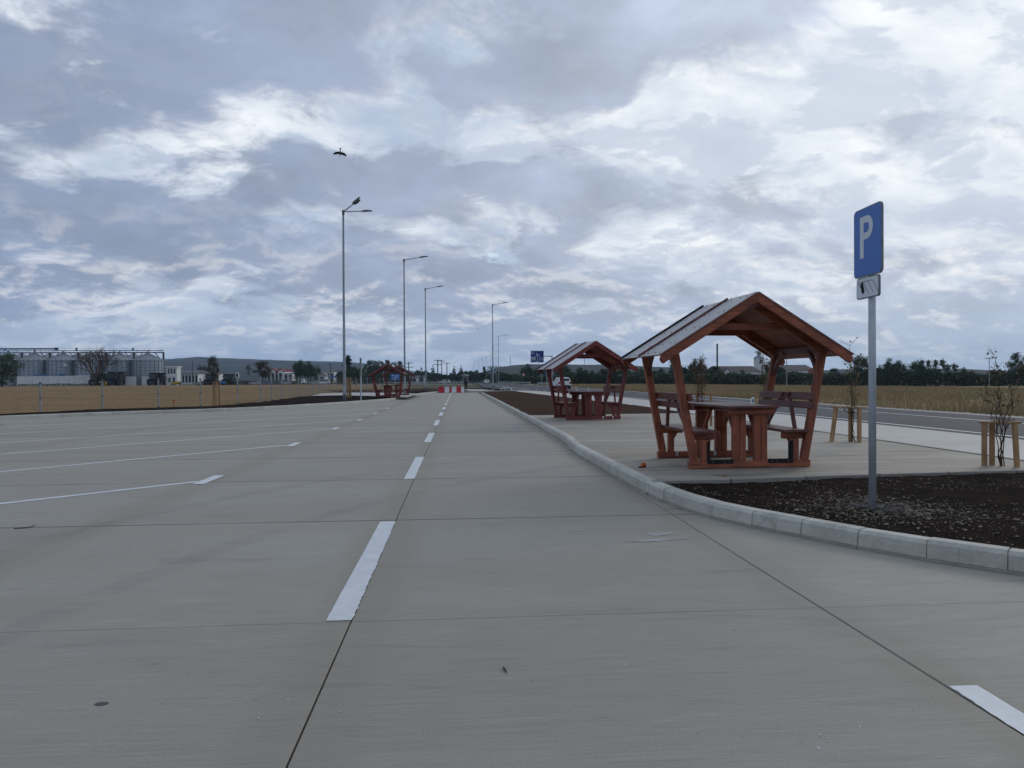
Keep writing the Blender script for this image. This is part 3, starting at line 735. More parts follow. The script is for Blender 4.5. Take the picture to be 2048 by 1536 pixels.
def face(name, w_, h_, zc0, rad, mf, mb_, parent, y0=-.045):
    rt = Matrix.Rotation(ang, 3, 'Z'); po = rrect(w_, h_, rad)
    bk = MB().prism(po, lambda a, b: rt @ Vector((a, y0, b)) + Vector((0, 0, zc0)), lambda a, b: rt @ Vector((a, y0 + .018, b)) + Vector((0, 0, zc0))).build(name, mb_, parent)
    pi = rrect(w_ - .022, h_ - .022, rad * .85)
    fc = MB().prism(pi, lambda a, b: rt @ Vector((a, y0 - .002, b)) + Vector((0, 0, zc0)), lambda a, b: rt @ Vector((a, y0 + .004, b)) + Vector((0, 0, zc0))).build('sign_face', mf, bk)
    return bk, rt, zc0, y0
bpy.data.objects.remove(plate)
bk, rt, zc0, y0 = face('plate', pw, ph, (z0s + z1s) / 2, .05, M['sign_blue'], M['sign_grey'], ps)
# letter P: stem and bowl
def letter(parent, rt, zc0, y0, cx, cz, h):
    st = h * .17; bw = h * .58; bh = h * .56
    def arc(rx, rz, x0, zm):
        return [(x0 + rx * math.sin(R(a)), zm + rz * math.cos(R(a))) for a in range(0, 181, 12)]
    zt_ = cz + h / 2; zm = zt_ - bh / 2; xl = cx - bw / 2; xb = xl + bw - bh * .50
    outer = [(xl, zt_)] + arc(bh * .50, bh / 2, xb, zm) + [(xl + st, zt_ - bh), (xl + st, cz - h / 2), (xl, cz - h / 2)]
    inner = [(xl + st, zt_ - st * .95)] + arc(bh * .50 - st, bh / 2 - st * .95, xb, zm) + [(xl + st, zt_ - bh + st * .95)]
    bm = bmesh.new(); P3 = lambda p: rt @ Vector((p[0], y0 - .0035, p[1])) + Vector((0, 0, zc0))
    vo = [bm.verts.new(P3(p)) for p in outer]; vi = [bm.verts.new(P3(p)) for p in inner]
    ed = [bm.edges.new((v[i], v[(i + 1) % len(v)])) for v in (vo, vi) for i in range(len(v))]
    bmesh.ops.triangle_fill(bm, edges=ed, use_beauty=True)
    # keep only the letter's own triangles
    m = bpy.data.meshes.new('letter'); bm.to_mesh(m); bm.free(); m.materials.append(M['sign_white']); return link('letter', m, parent)
letter(bk, rt, zc0, y0, -.012, .05, ph * .60)
z0p, z1p = zt(1739, 595, D) - .11, zt(1739, 552.5, D) - .11
bk2, rt, zc2, y0 = face('supplementary_plate', .40, z1p - z0p, (z0p + z1p) / 2 - .004, .03, M['sign_white'], M['sign_grey'], ps)
# pictogram: kerb line, slanted bays and a small car seen from above
def line(mb, a, b, wd):
    a, b = Vector(a), Vector(b); t = (b - a).normalized() * 1.0; n = Vector((-t.y, t.x)) * wd / 2
    mb.add([rt @ Vector((p.x, y0 - .0035, p.y)) + Vector((0, 0, zc2)) for p in (a - n, b - n, b + n, a + n)], [(0, 1, 2, 3)])
hp = (z1p - z0p)
mb = MB(); line(mb, (-.17, hp * .30), (.09, hp * .30), .005)
for k in range(4): line(mb, (-.155 + k * .085, hp * .28), (-.06 + k * .085, -hp * .30), .005)
mb.build('pictogram', M['black'], bk2)
mb = MB(); c0 = Vector((-.085, .0))
po = [(-.022, .055), (.022, .055), (.026, .02), (.024, -.05), (-.024, -.05), (-.026, .02)]
q = R(18); mb.add([rt @ Vector((c0.x + a * math.cos(q) - b * math.sin(q), y0 - .004, c0.y + a * math.sin(q) + b * math.cos(q))) + Vector((0, 0, zc2)) for a, b in po], [tuple(range(6))]); mb.build('pictogram_car', M['black'], bk2)
for zz in (zc0 + ph * .3, zc0 - ph * .3, zc2):
    MB().tube([(0, 0, zz - .02), (0, 0, zz + .02)], .039, 16).build('clamp', M['galv'], ps)

# ------------------------------------------------------------------ street lamps
def lamp(px, ytop, Y, label, arms=((1, 0),), h=12.0, base_z=.05, arm_len=2.1, rise=.36, r=.095):
    p = at(px, ytop, Y); ht = p.z - base_z
    t = thing('street_lamp', label, 'street lamp', (p.x, Y, base_z), 0, 'galvanised street lamps')
    MB().tube([(0, 0, 0), (0, 0, .9), (0, 0, ht)], [r, r * .96, r * .62], 10).build('pole', M['lamp_steel'], t, smooth=True)
    MB().box(-.19, .19, -.19, .19, -.12, .03).build('base_plate', M['galv'], t, bevel=.01)
    MB().tube([(0, 0, ht - .25), (0, 0, ht + .05)], r * .85, 10).build('pole_collar', M['lamp_head'], t)
    if Y < 110: MB().box(-.05, .05, -r - .006, -r + .03, .55, 1.0).build('service_hatch', M['galv'], t)
    for ax, ay in arms:
        u = Vector((ax, ay, 0)).normalized(); e = u * arm_len * .68 + Vector((0, 0, rise * .7)); tip = u * arm_len + Vector((0, 0, rise))
        a = MB().tube([(0, 0, ht - .05), (e.x, e.y, ht - .05 + e.z)], [.036, .030], 8).build('arm', M['lamp_steel'], t)
        sd = Vector((-u.y, u.x, 0)); dirn = (tip - e).normalized(); c = Vector((0, 0, ht - .05))
        pl = [(-.06, -.06), (.02, -.13), (.30, -.14), (.66, -.07), (.70, 0), (.66, .07), (.30, .14), (.02, .13), (-.06, .06)]
        f0 = lambda p_, q_: c + e + dirn * p_ + sd * q_ + Vector((0, 0, .055 if -.0 < p_ < .4 else .02)); f1 = lambda p_, q_: c + e + dirn * p_ + sd * q_ * 1.02 + Vector((0, 0, -.035))
        hd = MB().prism(pl, f1, f0).build('lamp_head', M['lamp_head'], a)
    return t
L1 = lamp(686.5, 422, 45, 'tall street lamp with two arms, a crow perched on the upper one', arms=((.8, .6), (.6, -.8)), arm_len=2.0)
lamp(808, 519, 64, 'second tallest street lamp, single arm, beside the far left shelters')
lamp(850.5, 577, 84, 'third tallest street lamp, standing left of the red and white barrier')
lamp(985, 609, 100, 'single armed street lamp right of the barrier, at the kerb end')
for px, yt, lb in ((996.8, 672, 'street lamp just right of the kerb end lamp, in the road row'), (986.5, 689.5, 'street lamp half hidden behind the kerb end lamp'), (992, 701.5, 'small street lamp in the far row, between two nearer lamps')):
    lamp(px, yt, 10.6 * F / (760 - yt), lb, r=.085)
for i, (px, yt) in enumerate(((981.8, 708), (972.4, 712.5), (965, 716), (957.6, 720.5), (947.4, 724), (908.5, 724))):
    lb = ['nearest', 'second', 'third', 'fourth', 'farthest'][min(i, 4)] + ' distant street lamp in the dwindling row left of the kerb end lamp' if px > 920 else 'distant street lamp standing alone left of the lamp row, behind the barrier'
    lamp(px, yt, 10.6 * F / (760 - yt), lb, r=.085)

# ------------------------------------------------------------------ crows
def bird(label, px, py, Y, size, heading, flap):
    p = at(px, py, Y); t = thing('crow', label, 'bird', (p.x, p.y, p.z), heading)
    s = size
    prof = [(-.50, .005), (-.34, .03), (-.18, .065), (.02, .085), (.16, .07), (.24, .055), (.31, .055), (.37, .035), (.45, .008)]
    bd = MB().tube([(x * s, 0, (.01 if x < .2 else .035) * s) for x, _ in prof], [r_ * s for _, r_ in prof], 8).build('body', M['crow'], t, smooth=True)
    MB().add([(-.30 * s, .03 * s, 0), (-.30 * s, -.03 * s, 0), (-.62 * s, -.09 * s, 0), (-.66 * s, 0, 0), (-.62 * s, .09 * s, 0)], [(0, 1, 2, 3, 4)]).build('tail', M['crow'], t)
    for q, fl in ((-1, flap[0]), (1, flap[1])):
        def wp(r0, x, bend): # along the wing
            y = 0; z = 0; a = fl[0]
            if r0 <= .45: y, z = r0 * math.cos(a), r0 * math.sin(a)
            else: y, z = .45 * math.cos(a) + (r0 - .45) * math.cos(fl[1]), .45 * math.sin(a) + (r0 - .45) * math.sin(fl[1])
            return (x * s, q * (.05 + y) * s, (.04 + z) * s)
        lead = [(.0, .15), (.25, .19), (.45, .20), (.70, .12), (.95, -.02), (1.06, -.12)]; trail = [(1.02, -.17), (.85, -.16), (.65, -.15), (.45, -.12), (.25, -.14), (0, -.12)]
        a = [wp(r0, x, 0) for r0, x in lead]; b = [wp(r0, x, 0) for r0, x in trail][::-1]
        mb = MB(); mb.add(a + b + [(x, y, z - .012 * s) for x, y, z in a + b], [(i, i + 1, 7 + i, 6 + i) for i in range(5)] + [(12 + i, 18 + i, 19 + i, 13 + i) for i in range(5)] + [(i, i + 12, i + 13, i + 1) for i in range(5)] + [(6 + i, 7 + i, 19 + i, 18 + i) for i in range(5)])
        mb.build('wing', M['crow'], t)
    return t
M['crow'] = pmat('crow_feathers', (.014, .015, .018), None, 20, .6)
bird('black crow in flight with wings swept down against the clouds', 680, 306, 42, .52, R(100), ((R(-8), R(-60)), (R(-22), R(-72)))).rotation_euler = (R(12), R(42), R(104))
for px, py, Y in ((956, 657, 120), (1016, 671, 130), (1228, 653, 140)):
    bird({956: 'tiny distant bird left of the road lamp row', 1016: 'tiny distant bird under a road lamp arm', 1228: 'tiny distant bird between the shelter roofs'}[px], px, py, Y, .34, R(30), ((R(10), R(-25)), (R(10), R(-25))))
# perched crow on the upper lamp head
pp = at(714.5, 401.5, 43.9); t = thing('crow', 'black crow perched on the head of the tall double armed lamp', 'bird', tuple(pp), R(20))
MB().tube([(-.22, 0, -.04), (-.12, 0, .0), (0, 0, .07), (.07, 0, .15), (.10, 0, .20), (.15, 0, .215), (.22, 0, .20)], [.012, .042, .06, .05, .04, .03, .006], 8).build('body', M['crow'], t, smooth=True)
for q in (-1, 1): MB().tube([(0, q * .025, .02), (.01, q * .025, -.07)], .008, 5).build('leg', M['crow'], t)

# ------------------------------------------------------------------ fence
fpost = [(81, 764, 828), (205, 759.5, 823), (317, 757, 816), (401, 757, 812.5), (475.5, 753, 806.5), (521, 754, 804), (543.4, 754, 800.5), (563.8, 753.5, 797.5), (581, 753.5, 795), (597, 753.5, 793), (612, 753.3, 791), (625, 753, 789.5), (637, 753, 788.5), (648, 753, 787.5), (657, 753, 786.5), (674, 753, 785.6), (692, 753.5, 785), (712, 754, 784.5), (735, 754.5, 784), (760, 755, 783.2), (790, 756, 782.4), (823, 757, 781.6), (856, 758, 780.6), (875, 759, 780), (891.6, 759.5, 779.6), (908, 760, 779.2), (922.7, 760.5, 778.8), (936.7, 761, 778.5), (950, 761, 778.2), (963, 761.3, 778), (975.5, 761.5, 777.8)]
fn = thing('mesh_fence', 'galvanised wire mesh fence on steel posts between the stubble field and the paved lot', 'fence', (0, 0, 0))
M['fence'] = pmat('fence_steel', (.33, .36, .38), (.25, .28, .30), 8, .5, .5)
M['clip'] = pmat('post_clip', (.02, .02, .022), None, 9, .6)
prev = None
for i, (px, yt, yb_) in enumerate(fpost):
    p = g(px, yb_, .0); h = zt(px, yt, p.y)
    po = MB().box(p.x - .03, p.x + .03, p.y - .025, p.y + .025, -.1, h).build('post', M['fence'], fn)
    if i < 8:
        for f in (.04, .5, .97) if i < 5 else (.5,): MB().box(p.x - .036, p.x + .036, p.y - .034, p.y + .03, h * f - .03, h * f + .012).build('clip', M['clip'], po)
    if prev and i >= 6:
        a, ha = prev; mb = MB(); L = (p - a).length; dirv = (p - a) / L; nv = 26 if i < 16 else 18; th = .0035 if i < 16 else .005
        for k in range(nv + 1):
            q = a + dirv * (L * k / nv); hh = ha + (h - ha) * k / nv; mb.beam((q.x, q.y, .04), (q.x, q.y, hh - .03), th, th, up=(0, 1, 0))
        for k in range(9):
            f = k / 8; mb.beam((a.x, a.y, .04 + (ha - .07) * f), (p.x, p.y, .04 + (h - .07) * f), th, th)
        mb.build('mesh_panel', M['fence'], fn)
    prev = (p, h)
# small control box on the fourth post
p = g(475.5, 806.5, 0); bx = thing('control_box', 'small white box with a dark face fixed above a fence post', 'box', (p.x, p.y - .05, zt(475.5, 756, p.y)))
MB().box(-.10, .10, -.05, .05, 0, .34).build('case', M['white'], bx, bevel=.01); MB().box(-.06, .06, -.058, -.051, .06, .28).build('display', M['black'], bx)
# survey peg
p = g(348, 815, 0); pg = thing('survey_peg', 'short wooden survey peg with an orange head in the stubble behind the fence', 'peg', tuple(p))
MB().box(-.03, .03, -.025, .025, 0, .33).build('stake', M['raw_z'], pg); MB().box(-.05, .05, -.03, .03, .33, .42).build('painted_head', M['orange'], pg)

# ------------------------------------------------------------------ staked saplings
def stakes(label, pts, rails, hgt, loc, wd=.06):
    t = thing('tree_stakes', label, 'tree support', loc, 0, 'timber supports round young trees')
    for (x, y, lx) in pts: MB().tube([(x + lx, y, -.05), (x, y, hgt)], wd / 2, 10).build('stake', M['raw_z'], t)
    for a, b in rails:
        A_, B_ = Vector(a), Vector(b); e = (B_ - A_).normalized() * .07
        MB().beam(A_ - e, B_ + e, .09, .028).build('rail', M['raw_x'], t, bevel=.005)
    return t
def sapling(label, loc, h, stems, leaves, spread, seed, mat='leafbrown'):
    random.seed(seed); t = thing('sapling', label, 'young tree', loc, 0, 'young trees in timber supports')
    leaf = MB(); tips = []
    for i in range(stems):
        a = rnd(0, 6.3); s = spread * rnd(.3, 1); hh = h * rnd(.72, 1)
        pts = [Vector((rnd(-.06, .06), rnd(-.06, .06), 0))]
        for k in range(1, 9):
            f = k / 8; pts.append(Vector((math.cos(a) * s * f ** 1.5 + rnd(-.03, .03), math.sin(a) * s * f ** 1.5 + rnd(-.03, .03), hh * f)))
        mb = MB().tube(pts, [.008 * (1 - .75 * k / 8) for k in range(9)], 5)
        for k in range(3, 9):
            for _ in range(2):
                b = pts[k] + Vector((rnd(-1, 1), rnd(-1, 1), rnd(.2, 1))) * .16; mb.tube([pts[k], b], [.004, .002], 4); tips += [b, pts[k].lerp(b, .5)]
            tips.append(pts[k])
        mb.build('stem', M['twig'], t)
    for _ in range(leaves):
        c = random.choice(tips) + Vector((rnd(-1, 1), rnd(-1, 1), rnd(-1, 1))) * .05
        u = Vector((rnd(-1, 1), rnd(-1, 1), rnd(-1, 1))).normalized(); v = u.cross(Vector((rnd(-1, 1), rnd(-1, 1), rnd(-1, 1)))).normalized(); s = rnd(.018, .036)
        leaf.add([c - u * s, c + v * s * .5, c + u * s, c - v * s * .5], [(0, 1, 2, 3)])
    o = leaf.build('leaves', M[mat], t, raw=True); o['kind'] = 'stuff'
    return t
# nearest: right edge of the slab
p = g(1998, 932, ZS)
stakes('timber tree support at the picture\'s right edge, three stakes under one long rail', [(-.17, .06, 0), (-.01, .12, .0), (.15, -.10, .04)], [((-.17, .06, .635), (.16, -.10, .635))], .62, (p.x, p.y, ZS - .02), .075)
sapling('sapling with sparse brown leaves and bare tall shoots in the rightmost timber support', (p.x + .03, p.y, ZS - .02), 1.62, 6, 170, .26, 3)
p = g(1700, 884, ZS)
stakes('timber tree support between the parking sign and the nearest shelter', [(-.20, .15, -.10), (.16, -.05, 0), (.08, .12, .0)], [((-.24, .14, .705), (.22, -.08, .69))], .69, (p.x, p.y, ZS - .02), .085)
sapling('sapling with a slim feathery brown crown beside the parking sign pole', (p.x + .06, p.y, ZS - .02), 1.95, 4, 240, .11, 8)
p = g(1400, 852, ZS)
stakes('timber tree support seen past the left posts of the nearest shelter', [(-.32, 0, 0), (.30, .0, 0), (.0, .2, 0)], [((-.33, 0, .90), (.33, 0, .90))], .89, (p.x, p.y, ZS - .02), .07)
M['rust'] = pmat('rust_leaf', (.20, .085, .045), (.13, .07, .035), 8, .7, rand=.2)
sapling('rust brown sapling seen through the left half of the nearest shelter', (p.x, p.y, ZS - .02), 1.80, 7, 420, .26, 5, 'rust')
p = g(1527, 851, ZS)
stakes('timber tree support hidden behind the table of the nearest shelter', [(-.2, 0, 0), (.2, .1, 0)], [((-.2, 0, .82), (.2, .1, .82))], .81, (p.x, p.y, ZS - .02), .07)
sapling('thin straight sapling behind the right bench of the nearest shelter', (p.x, p.y, ZS - .02), 2.6, 4, 320, .16, 6)
p = g(432, 813, .05)
stakes('orange timber tree support at the fence, left of the tall lamp', [(-.16, .1, 0), (.05, -.05, 0), (.14, .12, 0)], [((-.17, .1, 1.36), (.15, .1, 1.36)), ((-.05, -.05, .75), (.15, .0, .75))], 1.35, (p.x, p.y, 0), .085)
sapling('thin bare sapling inside the orange timber support at the fence', (p.x, p.y, .0), 1.5, 3, 12, .05, 11)
p = g(698, 795, .15)
stakes('orange timber tree support directly right of the tall lamp post', [(-.12, .0, 0), (.12, .0, 0), (0, .2, 0)], [((-.12, 0, 1.5), (.12, 0, 1.5))], 1.5, (p.x, p.y, .08), .12)
p = g(747.5, 784.5, .05)
stakes('orange timber tree support at the fence, just left of the far shelters', [(-.13, .0, 0), (.13, .0, 0), (0, .2, 0)], [((-.13, 0, 1.2), (.13, 0, 1.2))], 1.2, (p.x, p.y, -.05), .10)
random.seed(21)
# edge-on parking sign beside the far shelters
p = g(722, 801, .12); D2 = p.y; t = thing('parking_sign', 'parking sign seen edge on between the tall lamp and the far shelters', 'sign', (p.x, p.y, .08))
zt2 = zt(722, 716, D2) - .08
MB().tube([(0, 0, 0), (0, 0, zt2 - .1)], .045, 10).build('pole', M['galv'], t); MB().box(-.03, .03, -.28, .28, zt2 - .82, zt2).build('plate', M['lamp_head'], t, bevel=.01); MB().box(-.05, .05, -.22, .22, zt2 - 1.12, zt2 - .86).build('supplementary_plate', M['sign_grey'], t, bevel=.01)

# ------------------------------------------------------------------ small things on the ground
p = g(1286, 935, ZS); t = thing('tape_measure', 'small orange and black tool lying on the picnic slab by the kerb', 'tool', (p.x, p.y, ZS), R(20))
MB().prism(rrect(.07, .065, .02), lambda a, b: (a + .01, -.02, b + .033), lambda a, b: (a + .01, .02, b + .033)).build('case', M['orange'], t, bevel=.004)
MB().box(-.065, -.026, -.018, .018, .0, .018).build('lip', M['black'], t, bevel=.003); MB().box(-.01, .03, -.0215, .0215, .012, .03).build('grip', M['black'], t)
p = g(1450, 952, ZS); tag(MB().beam((p.x - .03, p.y, ZS + .008), (p.x + .03, p.y + .01, ZS + .010), .02, .014).build('wood_offcut', M['raw_x']), 'tiny wood offcut on the slab edge below the nearest shelter', 'offcut')
def twig(label, pts):
    q = [g(a, b) + Vector((0, 0, .006)) for a, b in pts]; return tag(MB().tube(q, [.004] + [.005] * (len(q) - 2) + [.003], 5).build('twig', M['twig']), label, 'twig')
twig('dark bent twig lying on the concrete at the left edge', [(28, 1058), (45, 1057), (60, 1056), (70, 1051)])
twig('short dark twig on the open concrete right of the lane dash', [(1006, 1337), (1010, 1341), (1013, 1347)])
p = g(1358, 1017); mb = MB()
for _ in range(26):
    c = Vector((p.x + random.gauss(0, .10), p.y - .03 + random.gauss(0, .02), .006)); u = Vector((rnd(-1, 1), rnd(-1, 1), rnd(-.1, .2))) * .025; v = Vector((-u.y, u.x, .006)) * .3
    mb.add([c - u, c + v, c + u, c - v], [(0, 1, 2, 3)])
tag(mb.build('dead_leaves', M['leafbrown'], raw=True), 'few dead leaves gathered at the kerb foot by the joint', 'leaves', None, 'stuff')
mb = MB()
for px, py in ((310, 1328), (515, 1398), (576, 1400), (517, 1437), (650, 1195), (590, 1206), (681, 1425), (1565, 1450), (1567, 1465), (1602, 1483), (1641, 1471), (1637, 1498), (1720, 1455), (840, 1172), (870, 1197), (834, 1174), (1190, 1040), (1046, 999), (1026, 1184), (950, 1173), (700, 1330), (1420, 1160), (655, 1203), (1250, 1330)):
    c = g(px, py) + Vector((0, 0, .004)); s = rnd(.006, .013); a = rnd(0, 6.3)
    u = Vector((math.cos(a), math.sin(a), 0)) * s; v = Vector((-u.y, u.x, 0)) * .35; mb.add([c - u, c + v, c + u, c - v + Vector((0, 0, .003))], [(0, 1, 2, 3)])
tag(mb.build('paint_chips', M['paint'], raw=True), 'white paint chips scattered over the concrete lane', 'paint chips', None, 'stuff')
# spilled paint marks near the kerb
for pl in ([(1242, 1084), (1290, 1080), (1378, 1075), (1376, 1078), (1300, 1084)], [(1290, 1068), (1340, 1064), (1350, 1068), (1310, 1073)], [(1015, 862), (1058, 861.5), (1056, 863), (1020, 863)]):
    q = [g(*a) for a in pl]; sheet('paint_smear', [(v.x, v.y) for v in q], .003, M['paint_thin'] if 'paint_thin' in M else M['paint'], pav)
q = g(203, 1408); po = [(q.x + .030 * math.cos(R(a)), q.y + .018 * math.sin(R(a))) for a in range(0, 360, 30)]
M['spot'] = pmat('oil_spot', (.10, .10, .095), None, 9, .7); sheet('oil_spot', po, .002, M['spot'], pav)

# ------------------------------------------------------------------ barrier, person, road furniture
bb = g(876, 787, 0); 
xl, xr = at(877, 780, 79.4).x, at(928.5, 780, 79.4).x; fr = [0, .235, .42, .51, .70, .875, 1.0]
nm = ['first red block at the left end', 'first white block', 'narrow red block in the middle', 'second white block', 'last red block', 'white right end block']
for i in range(6):
    x0, x1 = xl + (xr - xl) * fr[i], xl + (xr - xl) * fr[i + 1] - .012; m = M['red_plastic'] if i % 2 == 0 else M['white']
    t = thing('traffic_barrier', nm[i] + ' of the plastic barrier row across the lane', 'barrier', ((x0 + x1) / 2, 79.4, 0), 0, 'red and white plastic barrier blocks'); hw = (x1 - x0) / 2
    po = [(-.24, 0), (.24, 0), (.24, .14), (.11, .28), (.10, .63), (-.10, .63), (-.11, .28), (-.24, .14)]
    MB().prism(po, lambda a, b: (-hw, a, b), lambda a, b: (hw, a, b)).build('shell', m, t, bevel=.02)
    MB().box(-hw * .6, hw * .6, -.06, .06, .62, .67).build('filler_cap', m, t)
    if i == 4:
        for q in (-.7, .7): MB().tube([(hw * q, 0, .63), (hw * q, 0, .95)], .035, 6).build('peg', M['red_plastic'], t)

def person(label, loc, rz, h):
    t = thing('person', label, 'person', loc, rz); s = h / 1.75
    J = {'pel': (0, 0, .95), 'ab': (0, .0, 1.12), 'ch': (0, .02, 1.34), 'nk': (0, .02, 1.50), 'hd': (0, -.01, 1.60), 'top': (0, -.01, 1.70),
         'ls': (-.19, .02, 1.42), 'le': (-.25, .05, 1.14), 'lh': (-.20, -.14, .98), 'rs': (.19, .02, 1.42), 're': (.25, .06, 1.14), 'rh': (.22, -.12, .96),
         'lhip': (-.10, 0, .90), 'lk': (-.12, -.04, .50), 'la': (-.13, .03, .09), 'lt': (-.14, -.14, .04), 'rhip': (.10, 0, .90), 'rk': (.12, .02, .50), 'ra': (.13, .07, .09), 'rt': (.15, -.10, .04)}
    Rr = {'pel': .15, 'ab': .14, 'ch': .17, 'nk': .06, 'hd': .095, 'top': .07, 'ls': .075, 'le': .05, 'lh': .035, 'rs': .075, 're': .05, 'rh': .035, 'lhip': .095, 'lk': .065, 'la': .045, 'lt': .04, 'rhip': .095, 'rk': .065, 'ra': .045, 'rt': .04}
    E = [('pel', 'ab'), ('ab', 'ch'), ('ch', 'nk'), ('nk', 'hd'), ('hd', 'top'), ('ch', 'ls'), ('ls', 'le'), ('le', 'lh'), ('ch', 'rs'), ('rs', 're'), ('re', 'rh'), ('pel', 'lhip'), ('lhip', 'lk'), ('lk', 'la'), ('la', 'lt'), ('pel', 'rhip'), ('rhip', 'rk'), ('rk', 'ra'), ('ra', 'rt')]
    ks = list(J); me = bpy.data.meshes.new('body'); me.from_pydata([Vector(J[k]) * s for k in ks], [(ks.index(a), ks.index(b)) for a, b in E], []); me.update()
    o = link('tmp_body', me); o.modifiers.new('skin', 'SKIN'); o.modifiers.new('sub', 'SUBSURF').levels = 1
    for k, sv in zip(ks, me.skin_vertices[0].data): sv.radius = (Rr[k] * s, Rr[k] * s * (.72 if k in ('pel', 'ab', 'ch') else 1)); sv.use_root = (k == 'pel')
    m2 = bpy.data.meshes.new_from_object(o.evaluated_get(bpy.context.evaluated_depsgraph_get())); bpy.data.objects.remove(o)
    m2.materials.clear()
    for mm in (M['jacket'], M['trousers'], M['skin'], M['black']): m2.materials.append(mm)
    for f in m2.polygons:
        z = f.center.z / s; x = abs(f.center.x / s)
        f.material_index = 3 if z < .12 else 1 if z < .93 and x < .20 else 2 if (z > 1.52 or (z < 1.03 and x > .15)) else 0; f.use_smooth = True
    link('body', m2, t)
    hb = MB().lathe([(.02, 1.725), (.07, 1.71), (.105, 1.66), (.108, 1.60), (.09, 1.575)], 10, (0, .015, 0)); hb.v = [(a * s, b * s, c * s) for a, b, c in hb.v]; hb.build('hair', M['black'], t, smooth=True)
M['jacket'] = pmat('dark_jacket', (.022, .016, .018), (.035, .020, .022), 6, .9); M['trousers'] = pmat('brown_trousers', (.060, .045, .038), None, 6, .9); M['skin'] = pmat('skin', (.34, .19, .13), None, 6, .6)
p = g(930.5, 786, 0); person('person in a dark jacket standing at the right end of the barrier', (p.x + .1, 79.6, 0), R(160), 1.52)

def marker(px, pyb, pyt, label):
    p = g(px, pyb, .09); h = zt(px, pyt, p.y) - .09; t = thing('marker_post', label, 'marker post', tuple(p), 0, 'white road marker posts')
    MB().prism([(-.06, 0), (.06, 0), (.06, h), (-.06, h - .05)], lambda a, b: (a, -.035, b), lambda a, b: (a, .05, b)).build('body', M['white'], t, bevel=.01)
    MB().box(-.04, .04, -.042, -.036, h * .68, h * .86).build('reflector', M['sign_grey'], t)
marker(1505, 826, 794, 'white road marker post behind the table of the nearest shelter')
marker(1622, 793.5, 781, 'white road marker post beside the right post of the nearest shelter')
marker(1153.5, 788, 774, 'white road marker post above the table of the second shelter, left one')
marker(1177, 781.5, 773.5, 'smaller white road marker post above the table of the second shelter, right one')
marker(1105, 787, 772, 'white road marker post beside the left post of the second shelter')
marker(1060.5, 769.5, 763.5, 'distant white road marker post at the end of the guard rail')
marker(1076, 772, 764, 'distant white road marker post below the small round sign')

# direction sign on a cantilever
Y = 130; a = at(1061, 701.5, Y); b = at(1087.5, 725, Y); c = at(1104, 712.5, Y)
t = thing('direction_sign', 'large blue road direction sign hung from a cantilever arm', 'sign', (c.x, Y, 0))
MB().tube([(0, 0, -.1), (0, 0, c.z + .1)], [.13, .10], 8).build('pole', M['lamp_steel'], t); MB().beam((.1, 0, c.z), (a.x - c.x + .3, 0, c.z), .14, .14).build('arm', M['lamp_steel'], t)
bkp = MB().box(a.x - c.x, b.x - c.x, -.12, -.08, b.z, a.z).build('plate', M['sign_white'], t)
W_, H_ = b.x - a.x, a.z - b.z; X0 = a.x - c.x
def sr(u0, u1, v0, v1, mat, nm, dy=-.126): return MB().box(X0 + W_ * u0, X0 + W_ * u1, dy - .004, dy, b.z + H_ * v0, b.z + H_ * v1).build(nm, mat, bkp)
sr(.015, .985, .02, .98, M['sign_blue2'], 'sign_face'); sr(.06, .36, .22, .48, M['sign_white'], 'white_panel', -.132)
for u0, u1, v0, v1 in ((.09, .33, .40, .43), (.09, .26, .33, .36), (.09, .32, .26, .29)): sr(u0, u1, v0, v1, M['black'], 'panel_line', -.138)
for u0, u1, v0, v1 in ((.06, .20, .86, .91), (.06, .30, .74, .79)): sr(u0, u1, v0, v1, M['sign_white'], 'caption_line', -.132)
sr(.02, .98, .13, .145, M['sign_white'], 'divider', -.132); sr(.36, .62, .05, .09, M['sign_white'], 'caption_line', -.132); sr(.505, .54, .20, .55, M['sign_white'], 'route_stem', -.132); sr(.36, .46, .55, .59, M['sign_white'], 'route_branch', -.132); sr(.58, .70, .62, .66, M['sign_white'], 'route_branch', -.132); sr(.43, .47, .72, .80, M['sign_white'], 'route_branch', -.132)
mb = MB(); n = 14; cu, cv, ro, ri = .52, .64, .085, .045
mb.v = [(X0 + W_ * (cu + rr * math.cos(2 * math.pi * k / n)), -.134, b.z + H_ * (cv + rr * 1.15 * math.sin(2 * math.pi * k / n))) for rr in (ro, ri) for k in range(n)]
mb.f = [(k, (k + 1) % n, n + (k + 1) % n, n + k) for k in range(n)]; mb.build('roundabout_ring', M['sign_white'], bkp)
for txt, v0 in (('Tirgu', .37), ('Mures', .22)):
    cu_ = bpy.data.curves.new('lettering', 'FONT'); cu_.body = txt; cu_.size = H_ * .17; cu_.extrude = .002; cu_.materials.append(M['sign_white'])
    o = link('tmp', cu_); mt_ = bpy.data.meshes.new_from_object(o.evaluated_get(bpy.context.evaluated_depsgraph_get())); bpy.data.objects.remove(o)
    if not mt_.materials: mt_.materials.append(M['sign_white'])
    o = link('lettering', mt_, bkp); o.location = (X0 + W_ * .62, -.134, b.z + H_ * v0); o.rotation_euler = (R(90), 0, 0)

